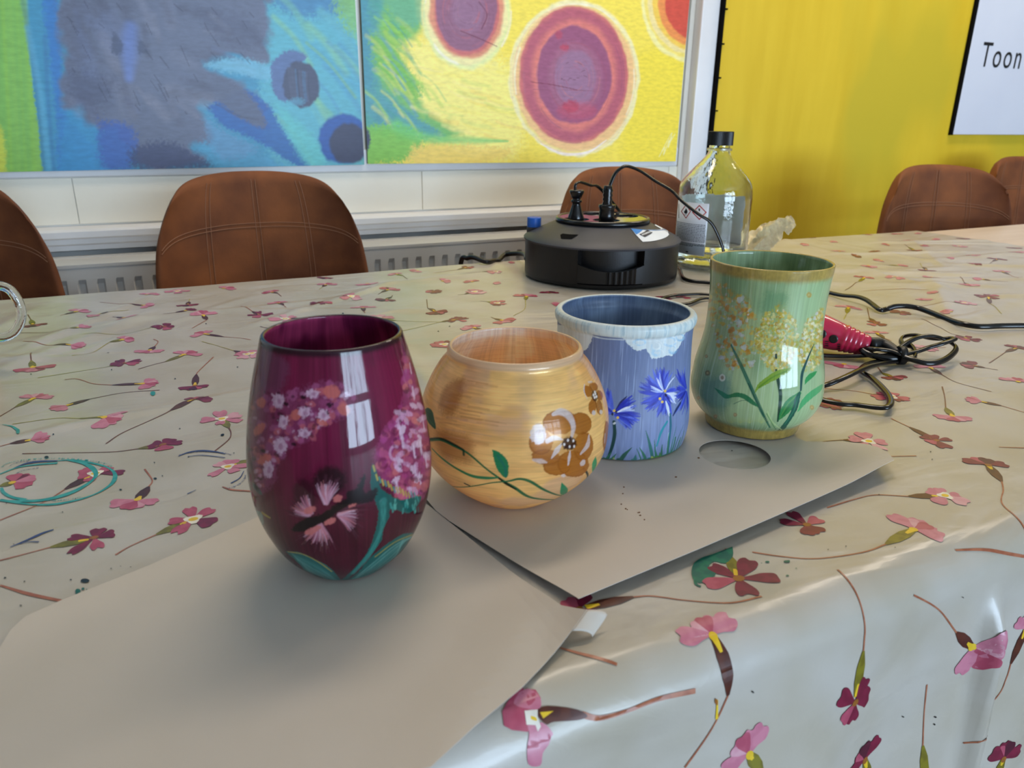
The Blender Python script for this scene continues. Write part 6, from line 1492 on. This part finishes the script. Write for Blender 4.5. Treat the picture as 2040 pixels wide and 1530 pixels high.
cs = spline(cen, 4); rs = np.interp(np.arange(len(cs)), np.arange(len(sp))*4, [q[2] for q in sp]); rn = random.Random(14); b = MB(); vs = []; n = 15
ph = [rn.uniform(0, 6) for _ in range(8)]
for i, c_ in enumerate(cs):
    for k_ in range(n):
        a = 2*PI*k_/n; q = 1+.30*math.sin(3*a+ph[0]+i*.12)+.22*math.sin(7*a+ph[1]-i*.2)+.16*math.sin(11*a+ph[2]+i*.5)+rn.uniform(-.16, .16)
        ux = Vector((.55, -.2, .8)) if False else None
        t = Vector(cs[min(i+1, len(cs)-1)])-Vector(cs[max(i-1, 0)]); t.normalize(); s1_ = t.cross(Vector((.4, -.9, .1))).normalized(); s2_ = t.cross(s1_)
        p = Vector(c_)+s1_*(rs[i]*q*math.cos(a))+s2_*(rs[i]*.6*q*math.sin(a)); p.z = max(p.z, TZ+.0025); vs.append(tuple(p))
b.add(vs, [(i*n+k_, i*n+(k_+1) % n, (i+1)*n+(k_+1) % n, (i+1)*n+k_) for i in range(len(cs)-1) for k_ in range(n)])
o = b.build('cellophane_wrapper', k.m, None, smooth=False); tag(o, 'crumpled shiny cellophane bag lying behind the green vase', 'wrapper')

# ================================================================== hair dryer
tip = Vector(onT(1731, 690, .0125)); back = Vector(onT(1640, 661, .0215)); dv = (back-tip).normalized()
hd = tag(empty('hair_dryer', (float(tip.x), float(tip.y), TZ+.0012)), 'raspberry pink hair dryer lying behind the green vase, cord bundled', 'hair dryer')
def rel(p): return tuple(Vector(p)-hd.location)
L_ = .17; side = dv.cross(Vector((0, 0, 1))).normalized(); upv = side.cross(dv).normalized()
b = MB(); prof = [(0, .0090), (.0015, .0108)]
for i in range(5): prof += [(.003+i*.0048, .0112+i*.0009), (.0055+i*.0048, .0122+i*.0009), (.0068+i*.0048, .0112+i*.0009)]
prof += [(.030, .0160), (.045, .0185), (.065, .0205), (.09, .0205), (.105, .0195)]
vs = []; n = 40
for (d_, r_) in prof:
    zc = max(0, r_*.92-(tip.z+dv.z*d_-TZ-.0015))
    for k_ in range(n):
        a = 2*PI*k_/n; p = tip+dv*d_+side*(r_*math.cos(a))+upv*(r_*.92*math.sin(a))+Vector((0, 0, zc)); vs.append(rel(p))
b.add(vs, [(i*n+k_, i*n+(k_+1) % n, (i+1)*n+(k_+1) % n, (i+1)*n+k_) for i in range(len(prof)-1) for k_ in range(n)]+[tuple(range(n)), tuple(range(len(prof)*n-1, (len(prof)-1)*n-1, -1))])
b.build('handle', M['pink'], hd, smooth=True)
hb = tip+dv*.118; bd_ = Vector((.66, .75, 0)).normalized(); b = MB()
Mx = Matrix.Translation(Vector((hb.x, hb.y, TZ+.036))-hd.location) @ Vector((0, 0, 1)).rotation_difference(bd_).to_matrix().to_4x4()
b.lathe([(-.03, .020), (-.028, .025), (0, .0300), (.03, .0290), (.06, .024), (.075, .022), (.076, .018)], 40, cap0=True, cap1=True, M4=Mx); b.build('barrel', M['pink'], hd, smooth=True)
def on_handle(x, y):                          # nearest handle surface point along the pixel's ray
    best = None; d = Vector(ray(x, y)); c0 = Vector(CAM)
    for s_ in np.linspace(.5, 1.1, 1200):
        p = c0+d*s_; q = p-tip; dd = q.dot(dv)
        if not 0 < dd < .104: continue
        r_ = np.interp(dd, [q_[0] for q_ in prof], [q_[1] for q_ in prof]); zc = max(0, r_*.92-(tip.z+dv.z*dd-TZ-.0015))
        rr_ = math.hypot(q.dot(side), (q-Vector((0, 0, zc))).dot(upv)/.92)
        if rr_ < r_+.0003: 
            nn = (side*(q.dot(side))+upv*((q-Vector((0, 0, zc))).dot(upv))).normalized(); return p, nn
    return None
for (x, y, r_) in ((252, 556, .0046), (358, 600, .0042)):
    h_ = on_handle(*R6(x, y))
    if h_:
        p, nn = h_; Mx = Matrix.Translation(p-hd.location) @ Vector((0, 0, 1)).rotation_difference(nn).to_matrix().to_4x4()
        b = MB(); b.lathe([(-.002, r_), (.0010, r_), (.0016, r_*.8)], 24, cap0=True, cap1=True, M4=Mx); b.build('button', M['black'], hd)
for (x, y) in ((300, 640), (405, 665)):
    b = MB()
    for j in range(3):
        q = [on_handle(*R6(x-14+s_, y-24+j*18+t)) for (s_, t) in ((0, 0), (28, 4), (26, 12), (-2, 8))]
        if all(q): b.add([rel(p+nn*.0003) for (p, nn) in q], [(0, 1, 2, 3)])
    if b.v: b.build('handle_marking', M['ink'], hd)
# strain relief and bundled cord
def T6(pts, h=.004): return [onT(*R6(p[0], p[1]), p[2] if len(p) > 2 else h) for p in pts]
b = MB(); sr = [tuple(tip+Vector((0, 0, .0015))), tuple(Vector(T6([(800, 650, .014)])[0])), tuple(Vector(T6([(950, 735, .011)])[0]))]
b.tube([rel(p) for p in spline(sr, 5)], list(np.linspace(.0082, .0042, 11)), 12); b.build('strain_relief', M['black'], hd, smooth=True)
tie = T6([(955, 745, .010)])[0]
strands = [
 [(930, 690, .012), (1020, 625, .018), (1120, 582, .022), (1230, 575, .022), (1340, 605, .018), (1425, 655, .014), (1436, 700, .012), (1370, 765, .010), (1280, 805, .009), (1180, 812, .009), (1080, 790, .010), (975, 755, .011)],
 [(975, 735, .010), (1090, 712, .012), (1200, 675, .015), (1320, 640, .019), (1425, 602, .021), (1380, 592, .020), (1290, 600, .018), (1200, 592, .018), (1080, 566, .018), (985, 578, .014), (952, 610, .012), (975, 650, .011), (1040, 662, .010), (1078, 720, .010), (1060, 775, .009), (960, 765, .009)],
 [(955, 750, .009), (860, 735, .010), (740, 740, .008), (600, 748, .006), (430, 752, .004), (250, 745, .004), (60, 740, .0042)],
 [(955, 740, .012), (850, 705, .014), (730, 690, .015), (640, 680, .013), (610, 700, .011), (700, 745, .009), (850, 770, .008), (960, 770, .008)],
 [(1040, 780, .006), (900, 800, .005), (760, 820, .008), (640, 852, .010), (500, 918, .010), (390, 968, .008), (285, 1008, .005), (120, 1050, .0042)],
 [(1030, 770, .005), (850, 785, .004), (700, 808, .004), (620, 845, .0042), (605, 890, .0042), (690, 940, .0042), (765, 1005, .0042), (835, 1085, .004), (862, 1150, .005), (835, 1200, .006), (740, 1205, .005), (560, 1182, .004), (420, 1172, .0042), (270, 1140, .0042), (60, 1070, .0042)],
]
for s_ in strands:
    b = MB(); b.tube([rel(p) for p in spline(T6(s_), 7)], .0030, 10, flat=.65); b.build('cord', M['blackgloss'], hd, smooth=True)
b = MB(); Mx = Matrix.Translation(Vector(tie)-hd.location) @ Matrix.Rotation(rad(-30), 4, 'Z') @ Matrix.Rotation(rad(90), 4, 'Y')
b.lathe([(-.003, .0085), (-.003, .0092), (.003, .0092), (.003, .0085)], 20, M4=Mx); b.build('cord_tie', M['black'], hd, smooth=True)
# cord ends seen between reel and green vase belong to the same bundle
for s_ in ([(1309, 601), (1329, 591), (1364, 587), (1415, 587), (1500, 600), (1560, 640)], [(1342, 608), (1374, 604), (1412, 594), (1500, 612)]):
    b = MB(); b.tube([rel(p) for p in spline([onT(x, y, .0042) for (x, y) in s_], 7)], .0028, 10, flat=.65); b.build('cord', M['blackgloss'], hd, smooth=True)

# ================================================================== glass mug, cut by the left edge of the photo
mx_, my_ = -.165, .800
mg = tag(empty('glass_mug', (mx_, my_, TZ+.0012)), 'clear glass mug with amber drink at the left photo edge', 'mug')
H_ = .108; mk_, mr_ = [0, .06, .3, 1], [.027, .030, .0325, .0415]
zf2 = np.linspace(0, 1, 20); ro = pchip(mk_, mr_, zf2)
prof = [(.001, .0005)]+[(float(z*H_), float(r_)) for z, r_ in zip(zf2, ro)]+[(H_+.001, float(ro[-1]-.0012))]+[(float(z*H_), float(r_-.0026)) for z, r_ in zip(zf2[::-1], ro[::-1]) if z > .06]+[(.006, .0005)]
b = MB(); b.lathe(prof, 56); b.build('cup', M['glass'], mg, smooth=True)
b = MB(); b.lathe([(.0065, .0005)]+[(float(z*H_), float(r_-.0030)) for z, r_ in zip(zf2, ro) if .07 < z < .42]+[(.42*H_, .0005)], 48); b.build('drink', glass('amber_drink', (226, 160, 60), 1.33), mg, smooth=True)
ha = math.atan2(on_y(20, 650, my_)[1]-my_, on_y(20, 650, my_)[0]-mx_); dx_, dy_ = math.cos(rad(-12)), math.sin(rad(-12))
b = MB(); hp = [(.0385, .074), (.046, .078), (.056, .074), (.0615, .060), (.060, .046), (.052, .034), (.042, .030), (.0335, .033)]
b.tube([(r_*dx_, r_*dy_, z) for (r_, z) in [tuple(q) for q in spline(hp, 6)]], .0042, 12); b.build('handle', M['glass'], mg, smooth=True)
bpy.context.view_layer.update()
